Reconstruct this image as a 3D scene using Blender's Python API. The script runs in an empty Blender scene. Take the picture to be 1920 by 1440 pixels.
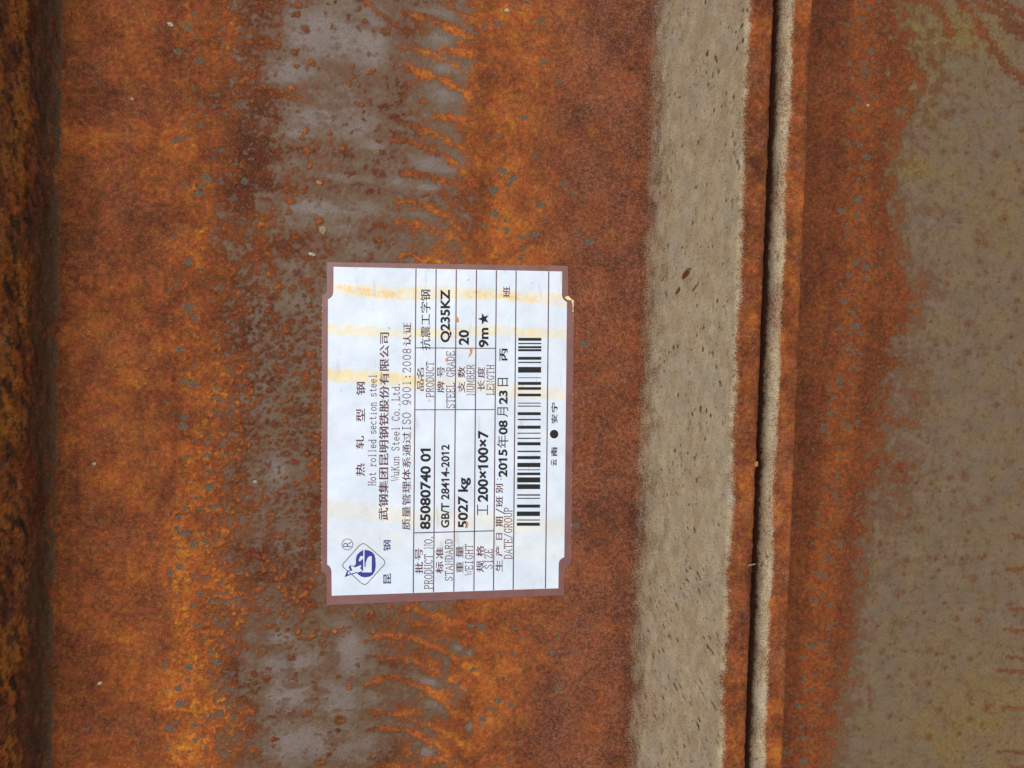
import bpy, math
import numpy as np

# ------------------------------------------------------------------ camera, sky, sun, exposure
# all sizes below are in millimetres; one Blender unit is 100 mm
S = 0.01
SC = bpy.context.scene
SC.unit_settings.system = 'METRIC'
SC.unit_settings.scale_length = 0.1
COL = SC.collection

F_PX = 1663.0                                    # focal length for a 1920 px wide picture
AXES = np.array([[0.98858015, 0.0245167, 0.14868832],      # world X, Y, Z in camera axes (right, down, forward)
                 [0.02937559, -0.99910086, -0.03057046],
                 [0.14780514, 0.03458916, -0.98841147]])
EYE = np.array([-41.39087748, 8.51000517, 275.1474978])

cam_d = bpy.data.cameras.new('camera')
cam = bpy.data.objects.new('camera', cam_d)
COL.objects.link(cam)
from mathutils import Matrix
M = Matrix.Identity(4)
for r in range(3):
    M[r][0] = AXES[r][0]; M[r][1] = -AXES[r][1]; M[r][2] = -AXES[r][2]
    M[r][3] = EYE[r] * S
cam.matrix_world = M
cam_d.sensor_width = 36.0
cam_d.lens = F_PX / 1920.0 * 36.0
cam_d.clip_start = 0.05
cam_d.clip_end = 500.0
SC.camera = cam

SUN_ELEV, SUN_AZ = math.radians(68), math.radians(138)     # azimuth counter-clockwise from +X: light from the left
world = bpy.data.worlds.new('World'); SC.world = world; world.use_nodes = True
nt = world.node_tree
sky = nt.nodes.new('ShaderNodeTexSky'); sky.sky_type = 'NISHITA'; sky.sun_disc = False
sky.sun_elevation = SUN_ELEV
sky.sun_rotation = math.pi / 2 - SUN_AZ
sky.air_density = 1.0; sky.dust_density = 4.0; sky.ozone_density = 1.0
bg = nt.nodes['Background']; bg.inputs['Strength'].default_value = 0.068
nt.links.new(sky.outputs['Color'], bg.inputs['Color'])

sun_d = bpy.data.lights.new('sun', 'SUN'); sun_d.energy = 1.5; sun_d.angle = math.radians(40)
sun_d.color = (1.0, 0.965, 0.91)
sun = bpy.data.objects.new('sun', sun_d); COL.objects.link(sun)
from mathutils import Vector
sv = Vector((math.cos(SUN_ELEV) * math.cos(SUN_AZ), math.cos(SUN_ELEV) * math.sin(SUN_AZ), math.sin(SUN_ELEV)))
sun.rotation_euler = sv.to_track_quat('Z', 'Y').to_euler()

SC.view_settings.view_transform = 'Standard'
SC.view_settings.look = 'None'
SC.view_settings.exposure = 0.46
SC.view_settings.gamma = 1.0

# ------------------------------------------------------------------ helpers
def at(px, py, z=0.0):
    """the place (mm) on the level plane z that is seen at a point of the 1920 x 1440 photograph"""
    w = AXES @ np.array([px - 960.0, py - 720.0, F_PX])
    return EYE + (z - EYE[2]) / w[2] * w

def U(px):
    return float(at(px, 720)[0])

def tag(o, label=None, cat=None, group=None, kind=None):
    if label: o['label'] = label
    if cat: o['category'] = cat
    if group: o['group'] = group
    if kind: o['kind'] = kind
    return o

def link(name, me, mat, parent=None):
    o = bpy.data.objects.new(name, me); COL.objects.link(o)
    if mat: me.materials.append(mat)
    if parent: o.parent = parent
    return o

def empty(name):
    o = bpy.data.objects.new(name, None); o.empty_display_size = 0.1; COL.objects.link(o)
    return o

def mesh_py(verts, faces):
    me = bpy.data.meshes.new('mesh')
    me.from_pydata([tuple(float(c) * S for c in v) for v in verts], [], faces)
    me.update()
    return me

def lin(r, g, b):
    f = lambda c: ((c / 255 + 0.055) / 1.055) ** 2.4 if c > 10 else c / 255 / 12.92
    return (f(r), f(g), f(b), 1.0)

# --- noise on arrays of mm coordinates
def _hash(ix, iy, seed):
    h = (ix.astype(np.int64) * 374761393 + iy.astype(np.int64) * 668265263 + seed * 1274126177) & 0xffffffff
    h = ((h ^ (h >> 13)) * 1274126177) & 0xffffffff
    h = ((h ^ (h >> 16)) * 2246822519) & 0xffffffff
    return (((h ^ (h >> 15)) & 0xffffff).astype(np.float32)) / np.float32(0xffffff)

def perlin(x, y, seed):
    ix = np.floor(x); iy = np.floor(y)
    fx = (x - ix).astype(np.float32); fy = (y - iy).astype(np.float32)
    ix = ix.astype(np.int64); iy = iy.astype(np.int64)
    def g(dx, dy):
        a = _hash(ix + dx, iy + dy, seed) * np.float32(2 * math.pi)
        return np.cos(a) * (fx - dx) + np.sin(a) * (fy - dy)
    sx = fx * fx * fx * (fx * (fx * 6 - 15) + 10); sy = fy * fy * fy * (fy * (fy * 6 - 15) + 10)
    n0 = g(0, 0); n0 += sx * (g(1, 0) - n0)
    n1 = g(0, 1); n1 += sx * (g(1, 1) - n1)
    return (n0 + sy * (n1 - n0)) * np.float32(1.4)

def fbm(x, y, size, seed, oct=4, gain=0.55):
    """about -1..1, base feature size in mm"""
    o = np.zeros(np.broadcast(x, y).shape, np.float32); a = 1.0; f = 1.0 / size; t = 0
    for k in range(oct):
        o += np.float32(a) * perlin(x * f + 17.3 * k, y * f - 9.1 * k, seed + k * 7); t += a * a
        a *= gain; f *= 2.03
    return o / np.float32(math.sqrt(t)) * np.float32(1.25)

def cells(x, y, sx, sy, seed, rmin, rmax, prob):
    """scattered round spots: 1 at a spot's centre falling to 0 at its rim; prob (array or number) = share of cells that hold one"""
    gx = x / sx; gy = y / sy
    ix = np.floor(gx); iy = np.floor(gy)
    best = np.zeros(np.broadcast(x, y).shape, np.float32); rid = np.zeros_like(best)
    for dx in (-1, 0, 1):
        for dy in (-1, 0, 1):
            cx = ix + dx; cy = iy + dy
            a = _hash(cx, cy, seed); b = _hash(cx, cy, seed + 1); c = _hash(cx, cy, seed + 2); d = _hash(cx, cy, seed + 3)
            r = rmin + (rmax - rmin) * c * c
            dd = np.hypot((gx - cx - 0.1 - 0.8 * a), (gy - cy - 0.1 - 0.8 * b)) / r
            val = np.clip(1 - dd, 0, 1) * (d < prob)
            m = val > best
            best = np.where(m, val, best); rid = np.where(m, c, rid)
    return best.astype(np.float32), rid

def sstep(a, b, x):
    t = np.clip((x - a) / (b - a), 0, 1)
    return t * t * (3 - 2 * t)

def pw(x, pts):
    return np.interp(x, [p[0] for p in pts], [p[1] for p in pts]).astype(np.float32)

def band(x, a, b, soft):
    return sstep(a - soft, a + soft, x) * (1 - sstep(b - soft, b + soft, x))

def arc_dist(x, y, pts, ext):
    """distance (mm) to a smooth line through web points given in photograph pixels, and how far along it (0..1)"""
    P = np.array([at(*p)[:2] for p in pts])
    Q = []
    for i in range(len(P) - 1):
        p0 = P[max(i - 1, 0)]; p1 = P[i]; p2 = P[i + 1]; p3 = P[min(i + 2, len(P) - 1)]
        for t in np.linspace(0, 1, 5)[:-1]:
            Q.append(0.5 * (2 * p1 + (p2 - p0) * t + (2 * p0 - 5 * p1 + 4 * p2 - p3) * t * t + (3 * p1 - p0 - 3 * p2 + p3) * t ** 3))
    Q.append(P[-1]); Q = np.array(Q)
    d = np.full(x.shape, 99.0, np.float32); along = np.zeros(x.shape, np.float32)
    lo = Q.min(0) - ext; hi = Q.max(0) + ext
    m = (x > lo[0]) & (x < hi[0]) & (y > lo[1]) & (y < hi[1])
    xs = x[m]; ys = y[m]; dm = np.full(xs.shape, 99.0, np.float32); am = np.zeros(xs.shape, np.float32)
    for i in range(len(Q) - 1):
        a = Q[i]; b = Q[i + 1] - a
        t = np.clip(((xs - a[0]) * b[0] + (ys - a[1]) * b[1]) / (b @ b), 0, 1)
        q = np.hypot(xs - a[0] - t * b[0], ys - a[1] - t * b[1])
        k = q < dm; dm[k] = q[k]; am[k] = ((i + t) / (len(Q) - 1))[k]
    d[m] = dm; along[m] = am
    return d, along

def blob(x, y, px, py, rx, ry):
    """soft ellipse round a web point; radii in photograph pixels"""
    c = at(px, py); k = 5.75
    return np.exp(-(((x - c[0]) / (rx / k)) ** 2 + ((y - c[1]) / (ry / k)) ** 2)).astype(np.float32)

# --- node helpers
def nodes_of(name):
    m = bpy.data.materials.new(name); m.use_nodes = True
    return m, m.node_tree, m.node_tree.nodes['Principled BSDF']

class G:
    def __init__(s, t): s.t = t
    def new(s, k): return s.t.nodes.new(k)
    def put(s, sock, v):
        if hasattr(v, 'is_output'): s.t.links.new(v, sock)
        else: sock.default_value = v
    def noise(s, scale, detail=3, rough=0.55, vec=None, dist=0.0):
        n = s.new('ShaderNodeTexNoise'); n.inputs['Scale'].default_value = scale; n.inputs['Detail'].default_value = detail
        n.inputs['Roughness'].default_value = rough; n.inputs['Distortion'].default_value = dist
        if vec is not None: s.t.links.new(vec, n.inputs['Vector'])
        return n.outputs['Fac']
    def math(s, op, a, b=0.0, c=None):
        n = s.new('ShaderNodeMath'); n.operation = op
        s.put(n.inputs[0], a); s.put(n.inputs[1], b)
        if c is not None: s.put(n.inputs[2], c)
        return n.outputs[0]
    def rng(s, v, a, b, c=0.0, d=1.0):
        n = s.new('ShaderNodeMapRange'); s.put(n.inputs[0], v)
        for i, q in enumerate((a, b, c, d)): n.inputs[i + 1].default_value = q
        return n.outputs[0]
    def mix(s, f, a, b, mode='MIX'):
        n = s.new('ShaderNodeMix'); n.data_type = 'RGBA'; n.blend_type = mode
        s.put(n.inputs['Factor'], f); s.put(n.inputs['A'], a); s.put(n.inputs['B'], b)
        return n.outputs['Result']
    def ramp(s, v, stops):
        n = s.new('ShaderNodeValToRGB'); s.put(n.inputs[0], v); e = n.color_ramp.elements
        e[0].position, e[0].color = stops[0]; e[1].position, e[1].color = stops[-1]
        for p, c in stops[1:-1]:
            q = e.new(p); q.color = c
        return n.outputs[0]
    def attr(s, name):
        n = s.new('ShaderNodeAttribute'); n.attribute_name = name
        q = s.new('ShaderNodeSeparateColor'); s.t.links.new(n.outputs['Color'], q.inputs[0])
        return q.outputs[0], q.outputs[1], q.outputs[2]
    def coord(s): return s.new('ShaderNodeTexCoord').outputs['Object']
    def mapping(s, v, sc=(1, 1, 1), rot=(0, 0, 0)):
        n = s.new('ShaderNodeMapping'); s.t.links.new(v, n.inputs['Vector'])
        n.inputs['Scale'].default_value = sc; n.inputs['Rotation'].default_value = rot
        return n.outputs[0]
    def bump(s, h, strength, dist, normal=None):
        n = s.new('ShaderNodeBump'); s.put(n.inputs['Height'], h)
        n.inputs['Strength'].default_value = strength; n.inputs['Distance'].default_value = dist
        if normal is not None: s.t.links.new(normal, n.inputs['Normal'])
        return n.outputs[0]

# ------------------------------------------------------------------ materials
def steel_material(name, metal_a, metal_b, film_a, film_b):
    m, t, bs = nodes_of(name); g = G(t)
    rust, orange, stain = g.attr('wear_a'); khaki, pit, chip = g.attr('wear_b'); ochre, mauve, dark = g.attr('wear_c')
    co = g.coord()
    fine = g.noise(230, 3, 0.65, co); mid = g.noise(85, 3, 0.6, co); big = g.noise(14, 4, 0.6, co)
    micro = g.noise(520, 2, 0.5, co)
    # bare steel: brown film, clean mauve grey where 'clean' is set (low ochre)
    mv = g.math('ADD', g.math('MULTIPLY', big, 0.6), g.math('MULTIPLY', fine, 0.4))
    metal = g.mix(g.rng(mv, 0.36, 0.62), metal_a, metal_b)
    metal = g.mix(g.rng(micro, 0.42, 0.70, 0.0, 0.36), metal, lin(162, 146, 134))
    metal = g.mix(g.rng(fine, 0.54, 0.34, 0.0, 0.40), metal, lin(66, 56, 46))
    film = g.mix(g.rng(g.math('ADD', g.math('MULTIPLY', mid, 0.5), g.math('MULTIPLY', fine, 0.5)), 0.36, 0.64), film_a, film_b)
    metal = g.mix(g.math('MULTIPLY', ochre, g.rng(mid, 0.3, 0.6, 0.75, 1.0)), metal, film)
    metal = g.mix(g.math('MULTIPLY', stain, g.rng(fine, 0.30, 0.58, 0.45, 0.95)), metal, g.mix(mid, lin(76, 42, 18), lin(108, 68, 34)))
    # rust: one value runs from dark crust to fresh orange powder
    v = g.math('ADD', g.math('MULTIPLY', orange, 0.72), g.math('MULTIPLY', g.rng(fine, 0.28, 0.72, -0.5, 0.5), 0.26))
    v = g.math('ADD', v, g.math('MULTIPLY', g.rng(micro, 0.28, 0.72, -0.5, 0.5), 0.17))
    v = g.math('ADD', v, g.math('MULTIPLY', g.rng(mid, 0.3, 0.7, -0.5, 0.5), 0.15))
    v = g.math('ADD', v, 0.10)
    hue = g.noise(22, 3, 0.55, co)
    rc1 = g.ramp(v, [(0.0, lin(42, 21, 8)), (0.20, lin(82, 42, 15)), (0.40, lin(117, 64, 22)), (0.58, lin(149, 86, 27)),
                     (0.78, lin(186, 116, 32)), (1.0, lin(214, 154, 62))])
    rc2 = g.ramp(v, [(0.0, lin(46, 19, 9)), (0.20, lin(88, 40, 17)), (0.40, lin(122, 59, 24)), (0.58, lin(154, 77, 29)),
                     (0.78, lin(184, 102, 36)), (1.0, lin(208, 138, 70))])
    rcol = g.mix(g.rng(hue, 0.38, 0.62), rc1, rc2)
    spk = g.math('MULTIPLY', mauve, g.rng(g.math('ADD', g.math('MULTIPLY', micro, 0.5), g.math('ADD', g.math('MULTIPLY', fine, 0.6), g.math('MULTIPLY', mid, 0.6))), 0.80, 1.02))
    rcol = g.mix(g.math('MULTIPLY', mauve, 0.36), rcol, g.mix(g.rng(fine, 0.35, 0.65), lin(98, 50, 30), lin(142, 82, 56)))
    rcol = g.mix(g.math('MULTIPLY', spk, 0.55), rcol, lin(160, 120, 98))
    edge = g.math('ADD', rust, g.math('ADD', g.math('MULTIPLY', g.rng(fine, 0.25, 0.75, -0.5, 0.5), 0.55), g.math('MULTIPLY', g.rng(micro, 0.25, 0.75, -0.5, 0.5), 0.30)))
    col = g.mix(g.rng(edge, 0.22, 0.78), metal, rcol)
    chipcol = g.mix(g.rng(fine, 0.35, 0.65), lin(64, 57, 46), lin(112, 101, 82))
    col = g.mix(g.rng(g.math('ADD', chip, g.rng(fine, 0.25, 0.75, -0.25, 0.25)), 0.25, 0.75, 0, 0.92), col, chipcol)
    # rolled inner face with its greenish grey scale
    kn = g.noise(26, 4, 0.6, g.mapping(co, (1, 0.6, 1)))
    kcol = g.mix(g.rng(kn, 0.35, 0.65), lin(170, 151, 116), lin(194, 178, 146))
    kcol = g.mix(g.rng(g.noise(9, 3, 0.5, co), 0.50, 0.68, 0, 0.4), kcol, lin(164, 160, 148))
    kcol = g.mix(g.rng(g.noise(13, 3, 0.5, co), 0.54, 0.72, 0, 0.5), kcol, lin(164, 140, 118))
    kcol = g.mix(g.rng(fine, 0.52, 0.34, 0, 0.5), kcol, lin(118, 94, 64))
    kcol = g.mix(g.rng(micro, 0.50, 0.34, 0, 0.45), kcol, lin(108, 84, 58))
    kedge = g.math('ADD', khaki, g.math('ADD', g.math('MULTIPLY', g.rng(fine, 0.25, 0.75, -0.5, 0.5), 0.6), g.math('MULTIPLY', g.rng(micro, 0.25, 0.75, -0.5, 0.5), 0.5)))
    col = g.mix(g.rng(kedge, 0.2, 0.8), col, kcol)
    col = g.mix(g.math('MULTIPLY', pit, 0.92), col, g.mix(g.rng(mid, 0.42, 0.6), lin(52, 38, 26), lin(104, 70, 44)))
    col = g.mix(dark, col, g.mix(g.rng(fine, 0.3, 0.7), lin(30, 24, 14), lin(58, 50, 30)))
    t.links.new(col, bs.inputs['Base Color'])
    t.links.new(g.rng(rust, 0.3, 0.7, 0.58, 0.88), bs.inputs['Roughness'])
    bs.inputs['Specular IOR Level'].default_value = 0.35
    h = g.math('ADD', g.math('MULTIPLY', micro, 0.5), fine)
    hs = g.math('MULTIPLY', h, g.rng(rust, 0.2, 0.8, 0.45, 1.0))
    t.links.new(g.bump(hs, 0.55, 0.0016), bs.inputs['Normal'])
    return m

MAT_STEEL = steel_material('rusty_steel', lin(102, 89, 80), lin(126, 113, 104), lin(80, 61, 36), lin(116, 95, 62))
MAT_STEEL2 = steel_material('rusty_steel_olive', lin(94, 77, 57), lin(116, 98, 78), lin(92, 74, 34), lin(142, 116, 56))

def ink(name, c, worn=0.18, rough=0.5):
    m, t, bs = nodes_of(name); g = G(t)
    n = g.noise(160, 3, 0.6, g.coord())
    t.links.new(g.mix(g.rng(n, 0.62, 0.85, 0.0, worn), c, lin(190, 190, 195)), bs.inputs['Base Color'])
    bs.inputs['Roughness'].default_value = rough
    return m
INK_BLACK = ink('black_ink', lin(14, 13, 15), 0.12, 0.7)
INK_MAROON = ink('maroon_ink', lin(88, 46, 52), 0.06)
INK_MAROON_THIN = ink('thin_maroon_ink', lin(98, 62, 70), 0.08)
INK_BLUE = ink('blue_ink', lin(34, 44, 138), 0.12)
INK_NAVY = ink('navy_ink', lin(62, 70, 108), 0.12)

# ------------------------------------------------------------------ the beams
LABEL_POLY = [(602, 492), (1077, 492), (1072, 1116), (606, 1134)]

def graded(a, b, step, lo, hi, grow=1.25):
    """samples from lo to hi: even between a and b, growing coarser outside"""
    mid = list(np.arange(a, b + 1e-6, step)); s = step; x = mid[-1]; up = []
    while x < hi: s = min(s * grow, 60); x = min(x + s, hi); up.append(x)
    s = step; x = mid[0]; dn = []
    while x > lo: s = min(s * grow, 60); x = max(x - s, lo); dn.append(x)
    return np.array(dn[::-1] + mid + up, np.float32)

def profile(pts, rad):
    """a polyline with its corners rounded: list of (x, z) -> dense list"""
    out = [np.array(pts[0], float)]
    for i in range(1, len(pts) - 1):
        p = np.array(pts[i], float); a = np.array(pts[i - 1], float) - p; b = np.array(pts[i + 1], float) - p
        la = np.linalg.norm(a); lb = np.linalg.norm(b); a /= la; b /= lb
        r = min(rad[i], la * 0.48, lb * 0.48)
        p1 = p + a * r; p2 = p + b * r
        for t in np.linspace(0, 1, 9):
            out.append((1 - t) ** 2 * p1 + 2 * t * (1 - t) * p + t * t * p2)
    out.append(np.array(pts[-1], float))
    return np.array(out)

def resample(line, steps):
    """steps: list of (x-or-length position function) -> points at the wanted spacing along the line"""
    seg = np.linalg.norm(np.diff(line, axis=0), axis=1); L = np.concatenate([[0], np.cumsum(seg)])
    pos = [0.0]
    while pos[-1] < L[-1]:
        x = np.interp(pos[-1], L, line[:, 0]); z = np.interp(pos[-1], L, line[:, 1])
        pos.append(pos[-1] + steps(x, z))
    pos[-1] = L[-1]
    pos = np.array(pos)
    return np.stack([np.interp(pos, L, line[:, 0]), np.interp(pos, L, line[:, 1])], 1), pos

def grid_mesh(P, wear, uv=None):
    nr, nc = P.shape[:2]
    me = bpy.data.meshes.new('mesh')
    me.vertices.add(nr * nc)
    me.vertices.foreach_set('co', (P * S).astype(np.float32).ravel())
    i = (np.arange(nr - 1)[:, None] * nc + np.arange(nc - 1)[None, :])
    q = np.stack([i, i + 1, i + nc + 1, i + nc], -1).reshape(-1, 4).astype(np.int32)
    me.loops.add(q.size); me.polygons.add(len(q))
    me.loops.foreach_set('vertex_index', q.ravel())
    me.polygons.foreach_set('loop_start', np.arange(0, q.size, 4, dtype=np.int32))
    me.polygons.foreach_set('loop_total', np.full(len(q), 4, np.int32))
    me.polygons.foreach_set('use_smooth', np.ones(len(q), bool))
    me.update(calc_edges=True)
    for name, arr in wear.items():
        a = me.attributes.new(name, 'FLOAT_COLOR', 'POINT')
        c = np.ones((nr * nc, 4), np.float32); c[:, :3] = np.clip(arr, 0, 1).reshape(-1, 3)
        a.data.foreach_set('color', c.ravel())
    return me

def build_beam(root, profile_pts, rad, cuts, spacing, rows, wear_fn, mat, z_bottom, names):
    line = profile(profile_pts, rad)
    pr, sl = resample(line, spacing)
    x = pr[:, 0].astype(np.float32); z = pr[:, 1].astype(np.float32)
    tan = np.gradient(pr, axis=0); tan /= np.linalg.norm(tan, axis=1)[:, None]
    nx = -tan[:, 1]; nz = tan[:, 0]                         # outward: up on the web
    X = np.broadcast_to(x[None, :], (len(rows), len(x))).copy(); Y = np.broadcast_to(rows[:, None], X.shape).copy()
    Zp = np.broadcast_to(z[None, :], X.shape); SL = np.broadcast_to(sl[None, :].astype(np.float32), X.shape).copy()
    wear, h = wear_fn(X, Y, Zp, SL)
    P = np.stack([X + h * nx[None, :], Y, Zp + h * nz[None, :]], -1)
    # rows run along +Y, columns along +X
    b = [0] + list(cuts(pr)) + [len(x) - 1]
    for k in range(len(b) - 1):
        s = slice(b[k], b[k + 1] + 1)
        me = grid_mesh(P[:, s], {n: w[:, s] for n, w in wear.items()})
        link(names[k], me, mat, root)
    return pr

def pack(*a): return np.stack(np.broadcast_arrays(*a), -1)

# ---- beam one: web, left flange, right flange
ARCS = [[(680, -4), (705, 20), (742, 46)], [(755, 25), (810, 38), (855, 58), (892, 74)], [(745, 88), (800, 97), (850, 120), (885, 150), (902, 172)],
        [(765, 122), (800, 138), (840, 155), (880, 180)], [(812, 218), (845, 222), (885, 229)], [(752, 232), (800, 245), (850, 270), (900, 305)],
        [(735, 260), (790, 275), (840, 298), (875, 330), (892, 348)], [(750, 322), (800, 332), (850, 345), (892, 366)],
        [(737, 377), (780, 381), (825, 398), (855, 425), (875, 452)], [(735, 415), (780, 420), (830, 435), (860, 452), (880, 478)],
        [(757, 478), (790, 482), (830, 496)], [(820, 5), (860, 22), (900, 48)], [(825, 90), (860, 98), (890, 100)],
        [(728, 1137), (780, 1142), (810, 1155), (862, 1166)], [(685, 1202), (730, 1190), (780, 1200), (830, 1220), (880, 1250), (894, 1264)],
        [(690, 1230), (740, 1233), (790, 1245), (830, 1265), (872, 1292)], [(690, 1282), (720, 1270), (760, 1277), (800, 1292), (840, 1320), (872, 1352)],
        [(770, 1350), (810, 1362), (850, 1382), (880, 1402)], [(690, 1367), (740, 1365), (780, 1375), (820, 1400), (862, 1438)],
        [(795, 1425), (840, 1428), (880, 1446)], [(705, 1330), (740, 1338), (790, 1336)],
        [(690, 1440), (740, 1436), (790, 1446)]]
GREY = [(605, 66, 78, 46, 1), (690, 92, 40, 44, 1), (548, 138, 50, 26, .9), (700, 40, 30, 20, .7), (590, 222, 62, 20, .85), (556, 250, 40, 15, .7), (668, 240, 28, 18, .75), (700, 272, 34, 11, .8),
        (640, 330, 44, 8, .6), (590, 388, 66, 18, .9), (660, 395, 34, 14, .6), (640, 426, 30, 12, .5), (535, 318, 34, 8, .5), (830, 25, 30, 14, .8),
        (825, 78, 24, 18, .9), (860, 62, 26, 12, .7), (848, 128, 40, 12, .8), (835, 180, 34, 16, .8), (830, 308, 54, 17, 1), (800, 350, 26, 9, .9), (745, 338, 14, 12, .9), (780, 402, 36, 8, .5), (700, 20, 30, 12, .8),
        (520, 880, 34, 50, .75), (500, 765, 24, 34, .5), (490, 1000, 18, 14, .5), (545, 990, 24, 14, .5), (545, 1240, 66, 26, .95), (540, 1300, 44, 42, .95), (655, 1225, 30, 50, .95), (640, 1310, 46, 44, .85),
        (570, 1395, 70, 40, .9), (690, 1390, 34, 22, .6), (520, 1195, 44, 16, .8), (640, 1168, 30, 12, .7), (800, 1280, 30, 12, .9), (810, 1320, 34, 13, .7), (800, 1410, 18, 12, .9),
        (700, 1310, 20, 12, .6), (860, 1215, 14, 10, .8), (880, 1225, 12, 12, .8), (880, 1362, 9, 14, .9), (905, 1358, 9, 14, .9), (870, 1295, 14, 10, .8), (500, 1130, 30, 18, .5)]
STAINS = [(645, 134, 46, 15), (690, 146, 30, 14), (590, 158, 26, 14), (555, 178, 34, 10), (505, 178, 30, 22), (725, 145, 30, 12), (500, 60, 24, 60), (490, 120, 20, 30), (520, 215, 30, 8), (620, 270, 60, 7), (560, 285, 90, 10), (640, 290, 60, 9), (560, 355, 90, 14), (660, 320, 80, 8), (740, 90, 10, 90),
          (745, 200, 22, 60), (720, 430, 40, 18), (560, 455, 60, 20), (545, 470, 50, 14), (690, 360, 50, 12), (480, 300, 40, 60), (760, 60, 16, 40), (735, 250, 14, 60),
          (700, 1165, 70, 16), (530, 1225, 30, 16), (600, 1255, 40, 18), (760, 1180, 60, 24), (770, 1230, 40, 24), (750, 1330, 60, 22), (740, 1415, 50, 24), (560, 1110, 60, 30), (500, 1080, 40, 40)]

def wear_one(X, Y, Z, L):
    mid_c = X.shape[1] // 2; XA = L + (X[0, mid_c] - L[0, mid_c])        # distance measured along the surface
    w = fbm(XA, Y, 7, 11, 3); w2 = fbm(XA, Y, 3.2, 31, 3)
    xe = X + 2.2 * w + 0.9 * w2
    cov = pw(xe, [(U(100), 1.3), (U(300), 1.25), (U(345), 1.0), (U(400), .82), (U(450), .68), (U(520), .50), (U(600), .38), (U(700), .36), (U(760), .44), (U(850), .58),
                  (U(882), .90), (U(930), 1.15), (U(1000), 1.3), (U(1250), 1.3)])
    low = 1 - sstep(at(480, 640)[1], at(480, 500)[1], Y)
    lowmid = low * (1 - sstep(at(600, 1200)[1] + 9, at(600, 1200)[1] - 9, Y) * band(xe, U(470), U(720), 5))
    cov -= 0.02 * lowmid * band(xe, U(385), U(640), 5)
    cov += 0.30 * blob(X, Y, 592, 900, 26, 190)
    for px, py, rx, ry, k in GREY: cov -= 0.46 * k * blob(X, Y, px, py, rx, ry)
    st = np.zeros_like(X)
    for px, py, rx, ry in STAINS: st = np.maximum(st, blob(X, Y, px, py, rx * 1.15, ry * 1.2))
    n_big = fbm(XA, Y, 9, 101, 5, 0.62); n_h = fbm(XA * 0.42, Y, 4.2, 131, 5, 0.62); n_f = fbm(XA, Y, 1.5, 151, 4, 0.65); n_m = fbm(XA, Y, 4.2, 161, 4, 0.62)
    clear = np.zeros_like(X)
    for px, py, rx, ry, k in GREY: clear = np.maximum(clear, k * blob(X, Y, px, py, rx, ry))
    field = cov - 0.5 + 0.13 * n_h + 0.22 * n_f + 0.24 * n_m + 0.10 * n_big + 0.18 * st
    field -= 0.10 * clear
    rust = sstep(-0.14, 0.36, field)
    stain = np.clip(sstep(-0.42, 0.05, field + 0.12 * n_big) * 0.85 + st * 0.9 * (0.75 + 0.5 * n_f), 0, 1) * (1 - 0.6 * sstep(.5, .9, clear))
    # popcorn blobs of fresh rust
    p_blob = pw(xe, [(U(320), 0.0), (U(345), .30), (U(380), .36), (U(480), .34), (U(560), .24), (U(640), .12), (U(720), .08), (U(760), .0)]) * (0.8 + 1.7 * lowmid) + 0.06 * band(xe, U(450), U(700), 6)
    p_blob += 0.5 * blob(X, Y, 590, 870, 30, 220)
    p_blob = p_blob * (1 - 0.75 * sstep(0.3, 0.8, clear))
    wx = X + 0.55 * fbm(X, Y, 2.0, 71, 3); wy = Y + 0.55 * fbm(X, Y, 2.0, 81, 3)
    clus = sstep(-0.45, 0.35, fbm(X, Y, 7.5, 395, 3))
    b1, r1 = cells(wx, wy, 2.9, 2.6, 401, 0.30, 0.80, p_blob * (0.35 + 1.0 * clus)); b2, r2 = cells(wx, wy, 1.7, 1.6, 451, 0.25, 0.7, p_blob * (0.25 + 1.1 * clus))
    fz = fbm(X, Y, 0.9, 91, 3, 0.7)
    bl = np.maximum(sstep(0.04, 0.74, b1 + 0.24 * fz + 0.14 * n_f), sstep(0.04, 0.80, b2 + 0.24 * fz) * 0.8)
    bl = bl * (0.62 + 0.38 * sstep(-0.5, 0.4, fbm(X, Y, 2.6, 97, 3)))
    seam = sstep(0.0, 0.10, b1) * (1 - sstep(0.10, 0.26, b1))
    halo = np.maximum(sstep(0.0, 0.28, b1 + 0.08 * fz), 0.8 * sstep(0, 0.3, b2))
    # curved ridges of rust
    ar = np.zeros_like(X); arh = np.zeros_like(X); jag = fbm(X, Y, 1.1, 501, 3); jag2 = fbm(X, Y, 3.4, 511, 2)
    for i, pts in enumerate(ARCS):
        d, t = arc_dist(X + 0.5 * jag2, Y + 0.35 * jag2, pts, 7)
        wd = (1.25 + 0.3 * np.sin(i * 2.1)) * (0.85 + 0.3 * jag2) * (0.6 + 0.6 * np.minimum(1, 4 * t))
        a = (1 - sstep(0.35 * wd, 1.2 * wd + 0.3, d + 0.6 * jag + 0.25 * n_f)) * (0.72 + 0.28 * np.sin(1.7 * i) ** 2) * (0.6 + 0.4 * sstep(-0.55, 0.05, n_m + 0.5 * n_f + 0.15))
        ar = np.maximum(ar, a); arh = np.maximum(arh, np.exp(-(d / 2.6) ** 2))
    stain = np.maximum(stain, 0.75 * arh * (0.75 + 0.4 * n_f))
    stain = np.maximum(stain, 0.95 * halo)
    stain = np.maximum(stain, lowmid * band(xe, U(365), U(610), 5) * (0.62 + 0.4 * n_m + 0.2 * n_f) * (1 - sstep(0.4, 0.8, clear)))
    stain = np.maximum(stain, band(xe, U(470), U(760), 5) * sstep(-0.05, 0.6, 0.7 * n_h + 0.5 * n_m + 0.3 * n_f - 0.35 * (clear - 0.4) + 0.10) * 0.95)
    # chips of bare steel in rust
    cx = X + 0.7 * fbm(X, Y, 2.2, 601, 3); cy = Y + 0.55 * fbm(X, Y, 2.2, 611, 3)
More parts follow.
